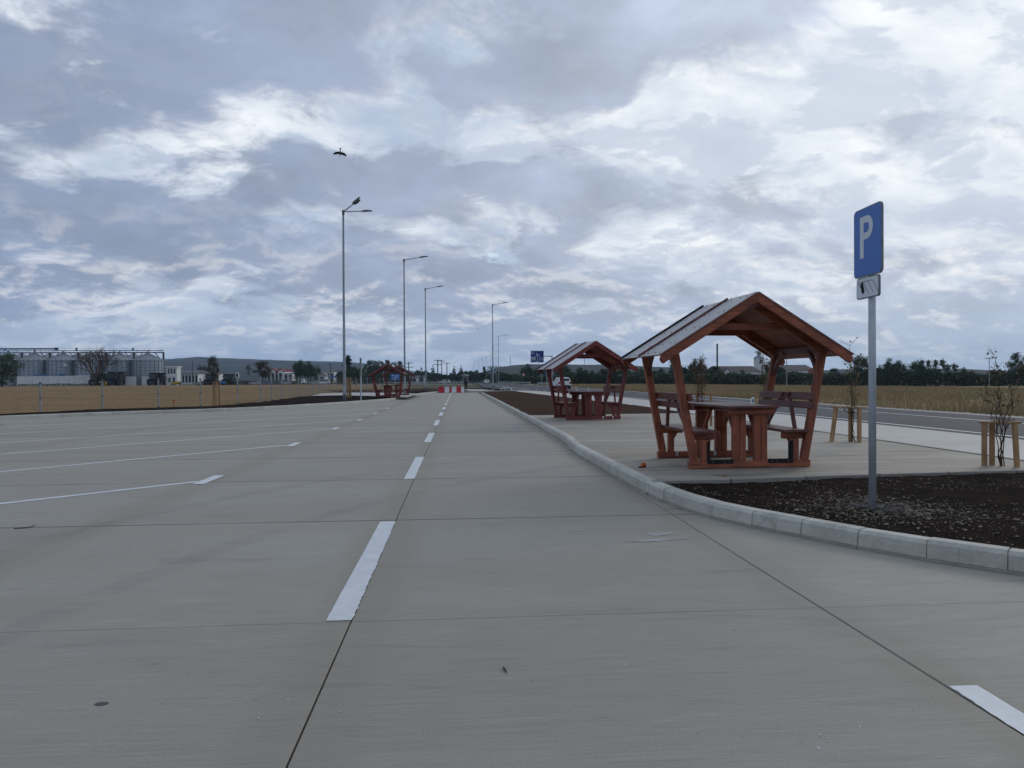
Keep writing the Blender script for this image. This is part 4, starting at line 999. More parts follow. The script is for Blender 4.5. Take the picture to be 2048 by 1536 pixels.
def roundsign(px, pyc, r_px, pyb, Y, label, mat, ring=None):
    p = at(px, pyc, Y); t = thing('round_sign', label, 'sign', (p.x, Y, 0)); r_ = r_px * Y / F; zb = at(px, pyb, Y).z
    MB().tube([(0, .05, zb), (0, .05, p.z + r_ * .6)], .045, 8).build('pole', M['galv'], t)
    disc = MB(); n = 20; disc.tube([(0, -.01, p.z), (0, .02, p.z)], r_, n); disc.build('plate', ring or mat, t)
    if ring: MB().tube([(0, -.016, p.z), (0, -.011, p.z)], r_ * .75, n).build('sign_face', mat, t)
roundsign(1094, 748, 5.6, 779, 88, 'grey back of a round road sign left of the second shelter', M['lamp_head'])
roundsign(1083, 751, 3.0, 770, 150, 'small round white road sign with a dark centre, left of the second shelter', M['black'], M['white'])
p = at(1047, 751, 230); t = thing('warning_board', 'small red and white board beside the dark trees along the road', 'sign', (p.x, 230, 0)); MB().box(-.05, .05, -.05, .05, 0, 3.2).build('pole', M['galv'], t); MB().box(-.45, .45, -.08, -.05, 2.6, 3.5).build('plate', M['red_plastic'], t); MB().box(-.25, .25, -.086, -.081, 2.7, 3.3).build('sign_face', M['white'], t)
p = at(790.5, 754, 150); t = thing('direction_sign', 'bright blue road sign seen through the far left shelters', 'sign', (p.x, 150, 0))
MB().box(-.9, .9, -.05, .0, p.z - .65, p.z + .6).build('plate', M['sign_blue'], t); MB().box(-.06, .06, 0, .1, -.1, p.z).build('pole', M['galv'], t)
for u0, u1, v0, v1 in ((-.7, -.1, .25, .38), (-.2, .5, -.1, .02), (.1, .7, .2, .3), (-.6, .1, -.45, -.35)): MB().box(u0, u1, -.056, -.051, p.z + v0, p.z + v1).build('caption_line', M['sign_white'], t)
for px, py, Y, w_, h_, lb in ((667, 753, 190, 1.1, .45, 'small blue sign above the fence left of the tall lamp'),):
    p = at(px, py, Y); t = thing('direction_sign', lb, 'sign', (p.x, Y, 0)); MB().box(-w_ / 2, w_ / 2, -.05, 0, p.z - h_ / 2, p.z + h_ / 2).build('plate', M['sign_blue'], t); MB().box(-.05, .05, 0, .1, -.1, p.z).build('pole', M['galv'], t)

def guardrail(pts, label, h=.75):
    t = thing('guard_rail', label, 'guard rail', (0, 0, 0), 0, 'steel guard rails'); pts = [Vector(p) for p in pts]
    mb = MB()
    for a, b in zip(pts, pts[1:]): mb.beam(a + Vector((0, 0, h - .15)), b + Vector((0, 0, h - .15)), .08, .30)
    mb.build('rail', M['fence'], t)
    for a, b in zip(pts, pts[1:]):
        n = max(1, int((b - a).length / 4))
        for k in range(n + 1):
            p = a.lerp(b, k / n); MB().box(p.x + .05, p.x + .12, p.y - .05, p.y + .05, p.z - .05, p.z + h - .1).build('post', M['galv'], t)
guardrail([(18.8, 135, .05), (18.8, 166, .05)], 'steel guard rail behind the white car on the far side of the road')
guardrail([(18.5, 185, .05), (17.9, 330, .05)], 'distant steel guard rail along the dark trees beside the road')
guardrail([(3.4, 225, .1), (-24, 232, .1)], 'long pale guard rail along the side road behind the barrier')
# pale tubular barrier hoop by the road merge
t = thing('tube_barrier', 'low white tubular rail curving at the kerb end beside the road', 'rail', (0, 0, 0))
q = [at(1001, 777, 88), at(1016, 775, 89), at(1023, 777.5, 88), at(1024, 781, 86)]; MB().tube(q, .05, 6).build('tube', M['white'], t)
for px in (1002, 1010): p = at(px, 777, 88); MB().tube([(p.x, p.y, 0), (p.x, p.y, p.z)], .04, 6).build('leg', M['white'], t)

# ------------------------------------------------------------------ cars
def paintm(n, c): return pmat(n, c, tuple(x * .93 for x in c), 3, .28, 0, spec=.5)
M['car_white'] = paintm('car_white', (.72, .74, .75)); M['car_dark'] = paintm('car_dark', (.03, .035, .042)); M['car_silver'] = paintm('car_silver', (.36, .38, .40)); M['car_blue'] = paintm('car_blue', (.05, .09, .17)); M['tail'] = pmat('tail_lamp', (.35, .015, .015), None, 9, .3)
M['headlamp'] = pmat('headlamp', (.55, .58, .60), None, 9, .15); M['rim'] = pmat('wheel_rim', (.35, .36, .37), None, 9, .35, .7)
def vehicle(label, cat, loc, rz, body, style='suv', name='parked_car', group=None):
    t = thing(name, label, cat, loc, rz, group)     # +y is the front
    if style == 'suv': L, Wd, H, hood, belt = 4.3, 1.8, 1.58, .95, .98; lower = [(-2.12, .35), (-2.15, .60), (-2.08, 1.0), (.75, 1.0), (1.95, .93), (2.12, .75), (2.14, .38), (1.8, .26), (-1.8, .26)]; cab = [(-2.07, .98), (-1.86, 1.50), (-1.5, 1.58), (.05, 1.56), (.85, .98)]
    elif style == 'hatch': H = 1.45; Wd = 1.74; lower = [(-1.95, .30), (-2.0, .55), (-1.92, .92), (.7, .92), (1.85, .80), (2.0, .58), (2.0, .32), (1.7, .22), (-1.7, .22)]; cab = [(-1.90, .90), (-1.45, 1.40), (-1.1, 1.45), (.1, 1.43), (.95, .90)]
    else: H = 2.0; Wd = 1.9; lower = [(-2.4, .32), (-2.42, .6), (-2.40, 1.1), (1.5, 1.1), (2.25, .98), (2.4, .7), (2.4, .36), (2.0, .26), (-2.1, .26)]; cab = [(-2.39, 1.08), (-2.30, 1.92), (-2.1, 2.0), (.9, 1.98), (1.75, 1.08)]
    w2 = Wd / 2
    bd = MB().prism(lower, lambda a, b: (-w2, a, b), lambda a, b: (w2, a, b)).build('body', body, t, bevel=.06)
    kb_ = lambda b: w2 - .04 - (b - .95) * .28
    cb = MB().prism(cab, lambda a, b: (-kb_(b), a, b), lambda a, b: (kb_(b), a, b)).build('cabin', body, t, bevel=.05)
    # glazing: rear, front and side panes set just proud of the cabin
    def quad(nm, pts): MB().add([Vector(p) for p in pts], [(0, 1, 2, 3)]).build(nm, M['glass_dark'], cb)
    (ya, za), (yb2, zb2) = cab[0], cab[1]; k0, k1 = .25, .92
    e = -.012
    quad('rear_window', [(q * kb_(z) * .86, y + e, z) for q, (y, z) in ((-1, (ya + (yb2 - ya) * k0, za + (zb2 - za) * k0)), (1, (ya + (yb2 - ya) * k0, za + (zb2 - za) * k0)), (1, (ya + (yb2 - ya) * k1, za + (zb2 - za) * k1)), (-1, (ya + (yb2 - ya) * k1, za + (zb2 - za) * k1)))])
    (yc, zc1), (yd, zd) = cab[3], cab[4]
    quad('windscreen', [(q * kb_(z) * .88, y - e, z - e) for q, (y, z) in ((-1, (yd + (yc - yd) * .12, zd + (zc1 - zd) * .12)), (1, (yd + (yc - yd) * .12, zd + (zc1 - zd) * .12)), (1, (yd + (yc - yd) * .9, zd + (zc1 - zd) * .9)), (-1, (yd + (yc - yd) * .9, zd + (zc1 - zd) * .9)))])
    zl, zh = za + .08, H - .12
    for q in (-1, 1):
        for y0_, y1_ in ((ya + .45, ya + 1.15), (ya + 1.22, (yc + yd) / 2 - .05)):
            quad('side_window', [(q * (kb_(zl) + .012), y0_, zl), (q * (kb_(zl) + .012), y1_ + .18, zl), (q * (kb_(zh) + .012), y1_ - .12, zh), (q * (kb_(zh) + .012), y0_ + .12, zh)])
        for yy in (lower[0][0] + .72, lower[5][0] - .80):
            wz = .33; wo = MB().tube([(q * (w2 - .20), yy, wz), (q * (w2 + .012), yy, wz)], wz, 16).build('wheel', M['black'], t)
            MB().tube([(q * (w2 + .008), yy, wz), (q * (w2 + .02), yy, wz)], wz * .62, 12).build('rim', M['rim'], wo)
        MB().box(*sorted((q * (w2 - .30), q * (w2 + .008))), lower[1][0] - .015, lower[1][0] + .16, .72, .98).build('tail_lamp', M['tail'], t, bevel=.02)
        MB().box(*sorted((q * (w2 - .42), q * (w2 - .02))), lower[5][0] - .14, lower[5][0] + .0, .66, .80).build('headlamp', M['headlamp'], t, bevel=.02)
        MB().box(*sorted((q * w2, q * (w2 + .16))), .55, .65, 1.0, 1.13).build('mirror', body, t, bevel=.02)
    MB().box(-w2 * .92, w2 * .92, lower[0][0] - .05, lower[0][0] + .2, .26, .52).build('rear_bumper', M['black'], t, bevel=.03)
    MB().box(-.26, .26, lower[1][0] - .06, lower[1][0] - .02, .58, .70).build('number_plate', M['sign_white'], t)
    if style == 'suv':
        for q in (-1, 1): MB().beam((q * .62, -1.5, 1.62), (q * .62, 0, 1.62), .04, .05).build('roof_rail', M['lamp_head'], t)
    return t
p = at(1122, 780.5, 98); vehicle('white estate car driving away on the road, seen behind the second shelter\'s left posts', 'car', (p.x, 98, .09), R(6), M['car_white'], 'suv', 'car')
p = at(973, 760, 240); vehicle('distant white car on the road beneath the far lamps', 'car', (p.x, 240, .09), R(180), M['car_white'], 'hatch', 'car')
p = at(889, 756.5, 240); vehicle('distant white car on the side road behind the barrier', 'car', (p.x, 238, .1), R(100), M['car_white'], 'hatch', 'car')
for px, bm_, st, rz, lb in ((552, 'car_dark', 'hatch', 85, 'dark hatchback parked behind the mesh fence, left of the flatbed truck'), (574, 'car_silver', 'hatch', 95, 'grey hatchback parked directly left of the flatbed truck'), (629, 'car_silver', 'hatch', 80, 'silver car parked right of the flatbed truck'), (646.5, 'car_white', 'van', 90, 'white van parked left of the tall lamp behind the fence'), (533, 'car_blue', 'hatch', 88, 'blue car parked below the brownish tree beside the red roofed house'), (510, 'car_silver', 'hatch', 92, 'pale car parked left of the blue one, behind the fence'), (493, 'car_dark', 'hatch', 92, 'dark car, leftmost of the cars parked beyond the field')):
    p = at(px, 767, 275); vehicle(lb, 'van' if st == 'van' else 'car', (p.x, 275, 0), R(rz), M[bm_], st, 'parked_van' if st == 'van' else 'parked_car', 'vehicles parked beyond the stubble field')
p = at(597, 767, 272); t = thing('flatbed_truck', 'white cabbed flatbed truck parked among cars beyond the field', 'truck', (p.x, 272, 0), R(-90), 'vehicles parked beyond the stubble field')
MB().prism([(1.1, .5), (2.9, .5), (2.95, 1.1), (2.3, 1.25), (1.9, 2.1), (1.1, 2.15)], lambda a, b: (-.95, a, b), lambda a, b: (.95, a, b)).build('cab', M['car_white'], t, bevel=.05); MB().box(-1.05, 1.05, -2.9, 1.05, .8, 1.35).build('cargo_bed', M['car_dark'], t)
MB().box(-.965, .965, 1.35, 2.0, 1.35, 1.95).build('cab_window', M['glass_dark'], t)
for q in (-1, 1):
    for yy in (2.1, -1.9): MB().tube([(q * .75, yy, .42), (q * 1.0, yy, .42)], .42, 14).build('wheel', M['black'], t)

# ------------------------------------------------------------------ farm on the left
M['silo'] = pmat('silo_steel', (.36, .41, .45), (.25, .295, .335), .5, .38, .55, .2, 14, (1, 1, 4))
M['silo_roof'] = pmat('silo_roof_steel', (.27, .295, .31), (.21, .23, .245), .5, .5, .25)
M['gantry'] = pmat('gantry_steel', (.065, .075, .088), None, 2, .6, .3)
M['wall_white'] = pmat('whitewashed_wall', (.74, .76, .75), (.62, .64, .63), .8, .85)
M['roof_grey'] = pmat('grey_roof', (.14, .15, .165), None, 1, .7); M['roof_brown'] = pmat('brown_roof', (.075, .055, .052), (.058, .045, .044), 1.5, .8); M['roof_red'] = pmat('red_roof', (.27, .035, .04), None, 1.5, .6); M['roof_orange'] = pmat('orange_roof', (.30, .105, .055), None, 1.5, .8)
M['tarp'] = pmat('blue_tarp', (.05, .13, .30), None, 2, .6); M['green_paint'] = pmat('green_machine_paint', (.030, .060, .038), (.024, .048, .032), 2, .45); M['mach_dark'] = pmat('machine_dark', (.022, .026, .030), None, 2, .5); M['yellow'] = pmat('yellow_paint', (.50, .33, .02), None, 3, .5); M['bluep'] = pmat('blue_paint', (.03, .14, .34), None, 3, .5)
SY = 300
M['rib_shaded_wall'] = pmat('rib_and_shaded_wall_steel', (.17, .195, .22), None, 2, .6, .2)
def silo(px, Y, label, back=False):
    p = at(px, 760, Y); r_ = 28.5 * Y / F; zw = zt(px, 720.5, Y); za = zt(px, 707, Y)
    t = thing('grain_silo', label, 'silo', (p.x, Y, 0), rnd(0, 1), 'corrugated steel grain silos'); n = 40
    prof = [(r_, -.2)]; k = 9
    for i in range(k * 2 + 1): prof.append((r_ + (.05 if i % 2 else 0), zw * i / (k * 2)))
    MB().lathe(prof, n).build('wall', M['rib_shaded_wall' if back else 'silo'], t, smooth=False)  # back row walls get darker steel, painting shade into the gaps between silos
    ribs = [MB().box(r_ + .0, r_ + .13, -.06, .06, 0, zw).mesh('wall_rib', M['rib_shaded_wall'])]
    if not back:
        for i in range(22):
            o = link('wall_rib', ribs[0], t); o.rotation_euler.z = 2 * math.pi * i / 22
    rf = MB().lathe([(r_ + .25, zw - .12), (r_ + .25, zw), (r_ * .09, za), (r_ * .09, za + .35), (.05, za + .4)], n).build('roof', M['silo_roof'], t)
    if not back:
        seam = MB().beam((r_ * .1, 0, za + .03), (r_ + .2, 0, zw + .05), .10, .10).mesh('roof_seam', M['rib_shaded_wall'])
        for i in range(20): link('roof_seam', seam, rf).rotation_euler.z = 2 * math.pi * (i + .5) / 20
        MB().tube([(0, 0, za), (0, 0, za + .9)], .35, 10).build('inlet', M['gantry'], rf)
for px, lb in ((17, 'leftmost grain silo, half hidden by the dark bush'), (70, 'grain silo at the left, above the blue tarpaulin'), (127, 'grain silo third from the left, with a pale plate on its wall'), (183, 'grain silo directly behind the bare tree'), (240, 'grain silo right of the bare tree'), (296, 'rightmost grain silo, at the end of the gantry')): silo(px, SY, lb)
for px, lb in ((-12, 'grain silo of the back row at the picture\'s left edge'), (44, 'grain silo of the back row between the first two'), (100, 'grain silo of the back row between the second and third'), (157, 'grain silo of the back row left of the bare tree'), (213, 'grain silo of the back row right of the bare tree'), (268, 'grain silo of the back row between the last two')): silo(px, SY + 17, lb, True)
p = at(128, 730, SY - 7); t = thing('silo_plate', 'pale square plate on the third silo wall', 'plate', (p.x, SY - 6.25, p.z)); MB().box(-.55, .55, -.05, .05, -.45, .45).build('panel', M['white'], t)
p = at(228, 730, SY - 7); t = thing('silo_plate', 'pale square plate on the silo right of the bare tree', 'plate', (p.x, SY - 5.4, p.z)); MB().box(-.45, .45, -.05, .05, -.4, .4).build('panel', M['white'], t)
t = thing('conveyor_gantry', 'long dark conveyor gantry running over the grain silos', 'gantry', (0, 0, 0))
gy = SY + 8; xl_, xr_ = at(-40, 704, gy).x, at(328, 704, gy).x; z1, z0_ = zt(150, 701.3, gy), zt(150, 705.8, gy)
MB().box(xl_, xr_, gy - .6, gy - .45, z1 - .18, z1 + .1).build('top_chord', M['gantry'], t); MB().box(xl_, xr_, gy - .6, gy + .6, z0_ - .12, z0_ + .3).build('deck', M['gantry'], t)
i = 0; x = xl_
while x < xr_: MB().box(x - .05, x + .05, gy - .58, gy - .48, z0_, z1).build('post', M['gantry'], t); MB().beam((x, gy - .53, z1 + 1.0), (x, gy - .53, z1), .04, .04, up=(0, 1, 0)).build('rail_post', M['gantry'], t); x += 4.8
MB().box(xl_, xr_, gy - .56, gy - .50, z1 + .95, z1 + 1.0).build('handrail', M['gantry'], t)
for px in (44, 100, 157, 213, 268, 327):
    x = at(px, 715, gy).x; MB().box(x - .3, x + .3, gy - .3, gy + .3, 0, z0_).build('support', M['gantry'], t)
    for q in (-1, 1) if px < 320 else (-1,): MB().beam((x, gy, z0_ - 4.2), (x + q * 3.4, gy, z0_ - .1), .28, .28, up=(0, 1, 0)).build('strut', M['gantry'], t)
MB().box(xl_, at(117, 700, gy).x, gy - 1.4, gy - .9, zt(60, 699.3, gy), zt(60, 696.6, gy)).build('upper_conveyor', M['gantry'], t); x = at(117, 698, gy).x; MB().box(x - .8, x + .4, gy - 1.6, gy - .7, zt(117, 700.5, gy), zt(117, 695.5, gy)).build('drive_head', M['gantry'], t)
for px in (14, 72): x = at(px, 700, gy).x; MB().box(x - .15, x + .15, gy - 1.3, gy - 1.0, z1, zt(px, 699, gy)).build('upper_post', M['gantry'], t)
for px, pt in ((266, 696), (289, 700), (298, 699.5), (153, 695.5)): x = at(px, 700, gy).x; MB().box(x - .3, x + .3, gy - .2, gy + .2, z1, zt(px, pt, gy)).build('vent', M['gantry'], t)
# wall
wy = SY - 12; t = thing('boundary_wall', 'long whitewashed boundary wall in front of the silos', 'wall', (0, 0, 0)); a, b = at(34, 762, wy), at(181, 762, wy); n = 14
for i in range(n):
    x0, x1 = a.x + (b.x - a.x) * i / n, a.x + (b.x - a.x) * (i + 1) / n - .07; hh = zt(100, 752.5 - i * .1, wy)
    MB().box(x0, x1, wy - .12, wy + .12, -.2, hh + rnd(-.08, .08)).build('wall_panel', M['wall_white'], t)
for px0, px1, lb in ((60, 97, 'low blue tarpaulin stack behind the white wall, left one'), (101, 133, 'low blue tarpaulin stack behind the white wall, right one')):
    a, b = at(px0, 755, wy + 3), at(px1, 755, wy + 3); t = thing('tarpaulin_stack', lb, 'tarpaulin', ((a.x + b.x) / 2, wy + 3, 0)); hw = (b.x - a.x) / 2; hz = zt(80, 748.5, wy + 3)
    MB().prism([(-hw, 0), (hw, 0), (hw, hz * .7), (hw * .6, hz), (-hw * .5, hz * .93), (-hw, hz * .65)], lambda a, b: (a, -1, b), lambda a, b: (a, 1, b)).build('cover', M['tarp'], t, bevel=.1)
for px0, px1, lb in ((249, 272, 'short white wall section behind the harvesters, left one'), (284, 301, 'short white wall section behind the harvesters, right one')):
    a, b = at(px0, 760, wy), at(px1, 760, wy); t = thing('boundary_wall', lb, 'wall', (0, 0, 0)); MB().box(a.x, b.x, wy - .1, wy + .1, -.2, zt(260, 753.5, wy)).build('wall_panel', M['wall_white'], t); MB().box(a.x - .1, b.x + .1, wy - .13, wy + .13, zt(260, 753.4, wy), zt(260, 752.8, wy)).build('coping', M['wall_white'], t)

def windows(t, parent, x0, x1, z0, z1, nx, y, gw=.55, gh=.7, door=False):
    for i in range(nx):
        c = x0 + (x1 - x0) * (i + .5) / nx; w_ = (x1 - x0) / nx * gw / 2; zc0 = (z0 + z1) / 2; h_ = (z1 - z0) * gh / 2
        f = MB().box(c - w_ - .08, c + w_ + .08, y - .05, y + .02, zc0 - h_ - .08, zc0 + h_ + .08).build('window', M['wall_white'], parent); MB().box(c - w_, c + w_, y - .07, y - .055, zc0 - h_, zc0 + h_).build('pane', M['glass_dark'], f)
# white two storey block
Y = 286; a, b = at(331.5, 764, Y), at(355.5, 764, Y); zt_ = zt(343, 732.5, Y); hw = (b.x - a.x) / 2
t = thing('white_office_block', 'small white two storey block with dark windows right of the silos', 'building', ((a.x + b.x) / 2, Y, 0))
wl = MB().box(-hw + .3, hw - .3, 0, 4, -.2, zt_ - .5).build('wall', M['wall_white'], t); MB().box(-hw, hw, -.4, 4.3, zt_ - .5, zt_).build('roof', M['wall_white'], t, bevel=.05)
MB().box(-hw + .1, hw - .1, -.12, .02, zt_ * .46, zt_ * .51).build('cornice', M['wall_white'], t); windows(t, wl, -hw + .6, hw - .6, zt_ * .55, zt_ * .93, 3, 0, .62, .72); windows(t, wl, -hw + .6, hw - .6, zt_ * .1, zt_ * .45, 2, 0, .5, .7)
def shed(px0, px1, pyt, pye, pyb, Y, depth, label, wallm, roofm, nw=0, gable=False):
    a, b = at(px0, pyb, Y), at(px1, pyb, Y); zr, ze, zb = zt(px0, pyt, Y), zt(px0, pye, Y), min(at(px0, pyb, Y).z, -.3 if Y < 320 else 0); hw = (b.x - a.x) / 2
    t = thing('shed' if not gable else 'house', label, 'building', ((a.x + b.x) / 2, Y, 0)); wl = MB().box(-hw, hw, 0, depth, zb, ze).build('wall', wallm, t)
    if gable: po = [(-hw - .4, ze - .1), (hw + .4, ze - .1), (0, zr)]; MB().prism([(-hw, ze), (hw, ze), (0, zr - .35)], lambda a, b: (a, .02, b), lambda a, b: (a, depth - .02, b)).build('gable_wall', wallm, t); f = lambda q: MB().beam((q * (hw + .4), depth / 2, ze - .15), (0, depth / 2, zr), depth + .6, .18, up=(0, 0, 1)).build('roof_slope', roofm, t); f(-1); f(1)
    else: MB().prism([(-.4, ze), (depth / 2, zr), (depth + .4, ze), (depth + .4, ze - .15), (-.4, ze - .15)], lambda a, b: (-hw - .3, a, b), lambda a, b: (hw + .3, a, b)).build('roof', roofm, t)
    if nw: windows(t, wl, -hw, hw, max(zb, 0) + .3, ze - .1, nw, 0, .6, .7)
    return t
shed(357, 396, 740.5, 747, 765, 330, 12, 'long low shed with grey roof and white doors right of the office block', M['wall_white'], M['roof_grey'], 6)
shed(396, 432, 742.5, 746, 764, 340, 10, 'low grey roofed shed beside the harvesters under the lone tree', M['wall_white'], M['roof_grey'], 3)
shed(534, 575, 738.5, 745.5, 760, 320, 9, 'red roofed house with white walls beyond the parked cars', M['wall_white'], M['roof_red'], 5)
shed(541, 550, 736.5, 742, 746, 318.5, 3, 'white dormer on the red roofed house, left one', M['wall_white'], M['roof_red'], 1, True)
shed(556, 566, 737.5, 742, 746, 318.5, 3, 'white dormer on the red roofed house, right one', M['wall_white'], M['roof_red'], 1, True)
shed(568, 585, 744, 746, 760, 312, 6, 'white flat roofed annex right of the red roofed house', M['wall_white'], M['wall_white'], 2)
shed(627, 650, 742.5, 751, 760, 300, 8, 'white gabled house with grey roof, left of the tall lamp', M['wall_white'], M['roof_grey'], 2, True)
shed(646, 668, 739.5, 743, 756, 340, 8, 'pale roofed long house behind the white gabled one', M['wall_white'], M['roof_grey'], 3)
shed(820, 850, 751, 755, 759, 330, 6, 'small grey roofed house behind the third lamp post', M['wall_white'], M['roof_grey'], 2)
shed(924, 937, 748.5, 752.5, 758, 330, 6, 'tiny house with white gable above the person at the barrier', M['roof_grey'], M['roof_grey'], 1)

# harvesters and machines
def harvester(px, Y, label, wpx, m1, face='front'):
    p = at(px, 770, Y); s = wpx * Y / F / 4.6; t = thing('combine_harvester', label, 'harvester', (p.x, Y, 0), 0, 'farm machines parked before the silos'); K = lambda *a: [x * s for x in a]
    MB().box(*K(-1.5, 1.5, -.5, 4, 1.0, 3.0)).build('body', m1, t, bevel=.15); MB().box(*K(-1.0, 1.0, -2.0, -.4, 1.6, 3.55)).build('cab', M['mach_dark'], t, bevel=.12); MB().box(*K(-.85, .85, -2.03, -1.98, 1.9, 3.2)).build('cab_window', M['glass_dark'], t)
    MB().box(*K(-1.1, 1.1, -2.1, -.3, 3.55, 3.72)).build('cab_roof', m1, t, bevel=.05); MB().prism([(-1.3, 3.0), (1.3, 3.0), (1.7, 3.7), (-1.7, 3.7)], lambda a, b: (a * s, .2 * s, b * s), lambda a, b: (a * s, 2.6 * s, b * s)).build('grain_tank', M['mach_dark'], t)
    for q in (-1, 1):
        MB().tube([Vector((q * .95, -.9, .95)) * s, Vector((q * 1.75, -.9, .95)) * s], .95 * s, 16).build('front_wheel', M['black'], t); MB().tube([Vector((q * .9, 3.2, .6)) * s, Vector((q * 1.4, 3.2, .6)) * s], .6 * s, 14).build('rear_wheel', M['black'], t)
        MB().box(*sorted(K(q * 1.15, q * 1.35)), *K(-1.7, -1.5, 2.6, 3.0)).build('mirror', M['mach_dark'], t)
    MB().beam(Vector((1.6, .3, 3.0)) * s, Vector((2.2, 3.4, 3.75)) * s, .3 * s, .3 * s).build('unloading_auger', m1, t); MB().prism([(-1.9, .3), (-2.9, .2), (-2.9, .6), (-2.0, 1.3)], lambda a, b: (-.7 * s, a * s, b * s), lambda a, b: (.7 * s, a * s, b * s)).build('feeder_house', m1, t)
    return t
harvester(194, 288, 'green combine harvester under the bare tree, left one', 28, M['green_paint'])
harvester(230, 284, 'dark combine harvester right of the bare tree', 33, M['mach_dark'])
harvester(311, 284, 'dark combine harvester in front of the rightmost silo', 30, M['mach_dark'])
harvester(421, 286, 'dark combine harvester beside the fence post box, below the lone tree', 26, M['mach_dark'])
harvester(456, 284, 'green harvester parked right of the blue machine', 26, M['green_paint'])
def header(px, Y, label, m1, m2, wpx, tilt):
    p = at(px, 769, Y); hw = wpx * Y / F / 2; t = thing('harvester_header', label, 'farm machine', (p.x, Y, 0), 0, 'farm machines parked before the silos')
    MB().prism([(-.5, .3), (.5, .3), (.6, 1.0), (.1, 1.5), (-.4, 1.1)], lambda a, b: (-hw, a, b + tilt), lambda a, b: (hw, a, b)).build('trough', m1, t, bevel=.08)
    MB().tube([(-hw * .92, -.35, .75 + tilt), (hw * .92, -.35, .95)], .38, 12).build('reel', m2, t)
    for q in (-1, 1): MB().tube([(q * hw * .7, .3, .25), (q * hw * .7, .55, .25)], .28, 12).build('wheel', M['black'], t)
header(205.5, 278, 'yellow harvester header lying in front of the green harvester', M['yellow'], M['green_paint'], 13, .2)
header(352, 282, 'green and yellow harvester header below the white office block', M['green_paint'], M['yellow'], 18, -.15)
header(445, 280, 'blue farm machine between the two harvesters by the fence', M['bluep'], M['bluep'], 10, 0)

# ------------------------------------------------------------------ trees
def crown_mesh(name, seed, h, r_, z0, clumps, leaves, size, mat, shape=1.0, gap=.0):
    random.seed(seed); mb = MB(); cz = (z0 + h) / 2; hz = (h - z0) / 2
    for _ in range(clumps):
        while 1:
            v = Vector((rnd(-1, 1), rnd(-1, 1), rnd(-1, 1)))
            if .25 < v.length < 1: break
        k = 1 - max(0, v.z) * (1 - shape)
        c = Vector((v.x * r_ * k, v.y * r_ * k, cz + v.z * hz)); cr = rnd(.16, .34) * r_
        for _ in range(leaves // clumps):
            q = Vector((random.gauss(0, .5), random.gauss(0, .5), random.gauss(0, .42))) * cr + c
            u = Vector((rnd(-1, 1), rnd(-1, 1), rnd(-.6, .6))).normalized(); w_ = u.cross(Vector((rnd(-1, 1), rnd(-1, 1), rnd(-1, 1)))).normalized(); s = size * rnd(.6, 1.3)
            mb.add([q - u * s, q + w_ * s * .6, q + u * s, q - w_ * s * .6], [(0, 1, 2, 3)])
    return mb.raw(name, mat)
def limbs(mb, p, dirv, L, r_, depth, up=.25, spread=.75):
    e = p + dirv * L; m = p.lerp(e, .5) + Vector((rnd(-1, 1), rnd(-1, 1), 0)) * L * .05; mb.tube([p, m, e], [r_, r_ * .85, r_ * .68], 6 if depth > 2 else 4, cap=False)
    if depth == 0: return
    for _ in range(3 if depth > 1 else 2):
        d2 = (dirv + Vector((rnd(-1, 1), rnd(-1, 1), rnd(-.4, .8))) * spread + Vector((0, 0, up))).normalized(); limbs(mb, p.lerp(e, rnd(.65, 1)), d2, L * rnd(.6, .82), r_ * .6, depth - 1, up, spread)
def tree_meshes(seed, h, r_, z0, clumps, leaves, size, mat, shape=1.0):
    cm = crown_mesh('crown', seed, h, r_, z0, clumps, leaves, size, mat, shape)
    mb = MB(); mb.tube([(0, 0, -.4), (0, 0, h * .35), (0.1, 0, h * .75)], [.045 * h * .55, .03 * h * .5, .008 * h], 7)
    for _ in range(7):
        a = rnd(0, 6.3); z = h * rnd(.22, .6); mb.tube([(0, 0, z), (math.cos(a) * r_ * .65, math.sin(a) * r_ * .65, z + h * rnd(.1, .25))], [.011 * h, .003 * h], 5)
    return mb.mesh('trunk', M['bark'], True), cm
VAR = {}
VAR['round'] = [tree_meshes(100 + i, 8, 3.6, .3, 60, 6500, .20, M['leaf_dark'], .8) for i in range(4)]
VAR['mid'] = [tree_meshes(120 + i, 8, 3.2, .6, 48, 5000, .19, M['leaf_mid'], .75) for i in range(3)]
VAR['brown'] = [tree_meshes(140 + i, 8, 3.4, .9, 42, 3800, .19, M['leaf_brown'], .8) for i in range(2)]
VAR['slim'] = [tree_meshes(160 + i, 8, 1.6, .8, 30, 2200, .18, M['leaf_mid'], .7) for i in range(2)]
VAR['sparse'] = [tree_meshes(180 + i, 8, 2.6, 1.6, 24, 2000, .19, M['leaf_dark'], .8) for i in range(2)]
VAR['pine'] = [tree_meshes(200 + i, 8, 2.0, .6, 40, 3000, .17, M['leaf_pine'], .25) for i in range(2)]
def tree(px, pyt, pyb, Y, wpx, kind, label, group='trees round the fields'):
    p = at(px, pyb, Y); h = (pyb - pyt) * Y / F; w_ = wpx * Y / F / 2; tm, cm = random.choice(VAR[kind]); base = {'round': 3.6, 'mid': 3.2, 'brown': 3.4, 'slim': 1.6, 'sparse': 2.6, 'pine': 2.0}[kind]
    t = thing('tree', label, 'tree', (p.x, Y, p.z), rnd(0, 6.3), group); sc = (w_ / base, w_ / base, h / 8.0)
    for nm_, m in (('trunk', tm), ('crown', cm)):
        o = link(nm_, m, t); o.scale = sc
    return t
random.seed(77)
ORD = ['first', 'second', 'third', 'fourth', 'fifth', 'sixth', 'seventh', 'eighth', 'ninth', 'tenth']
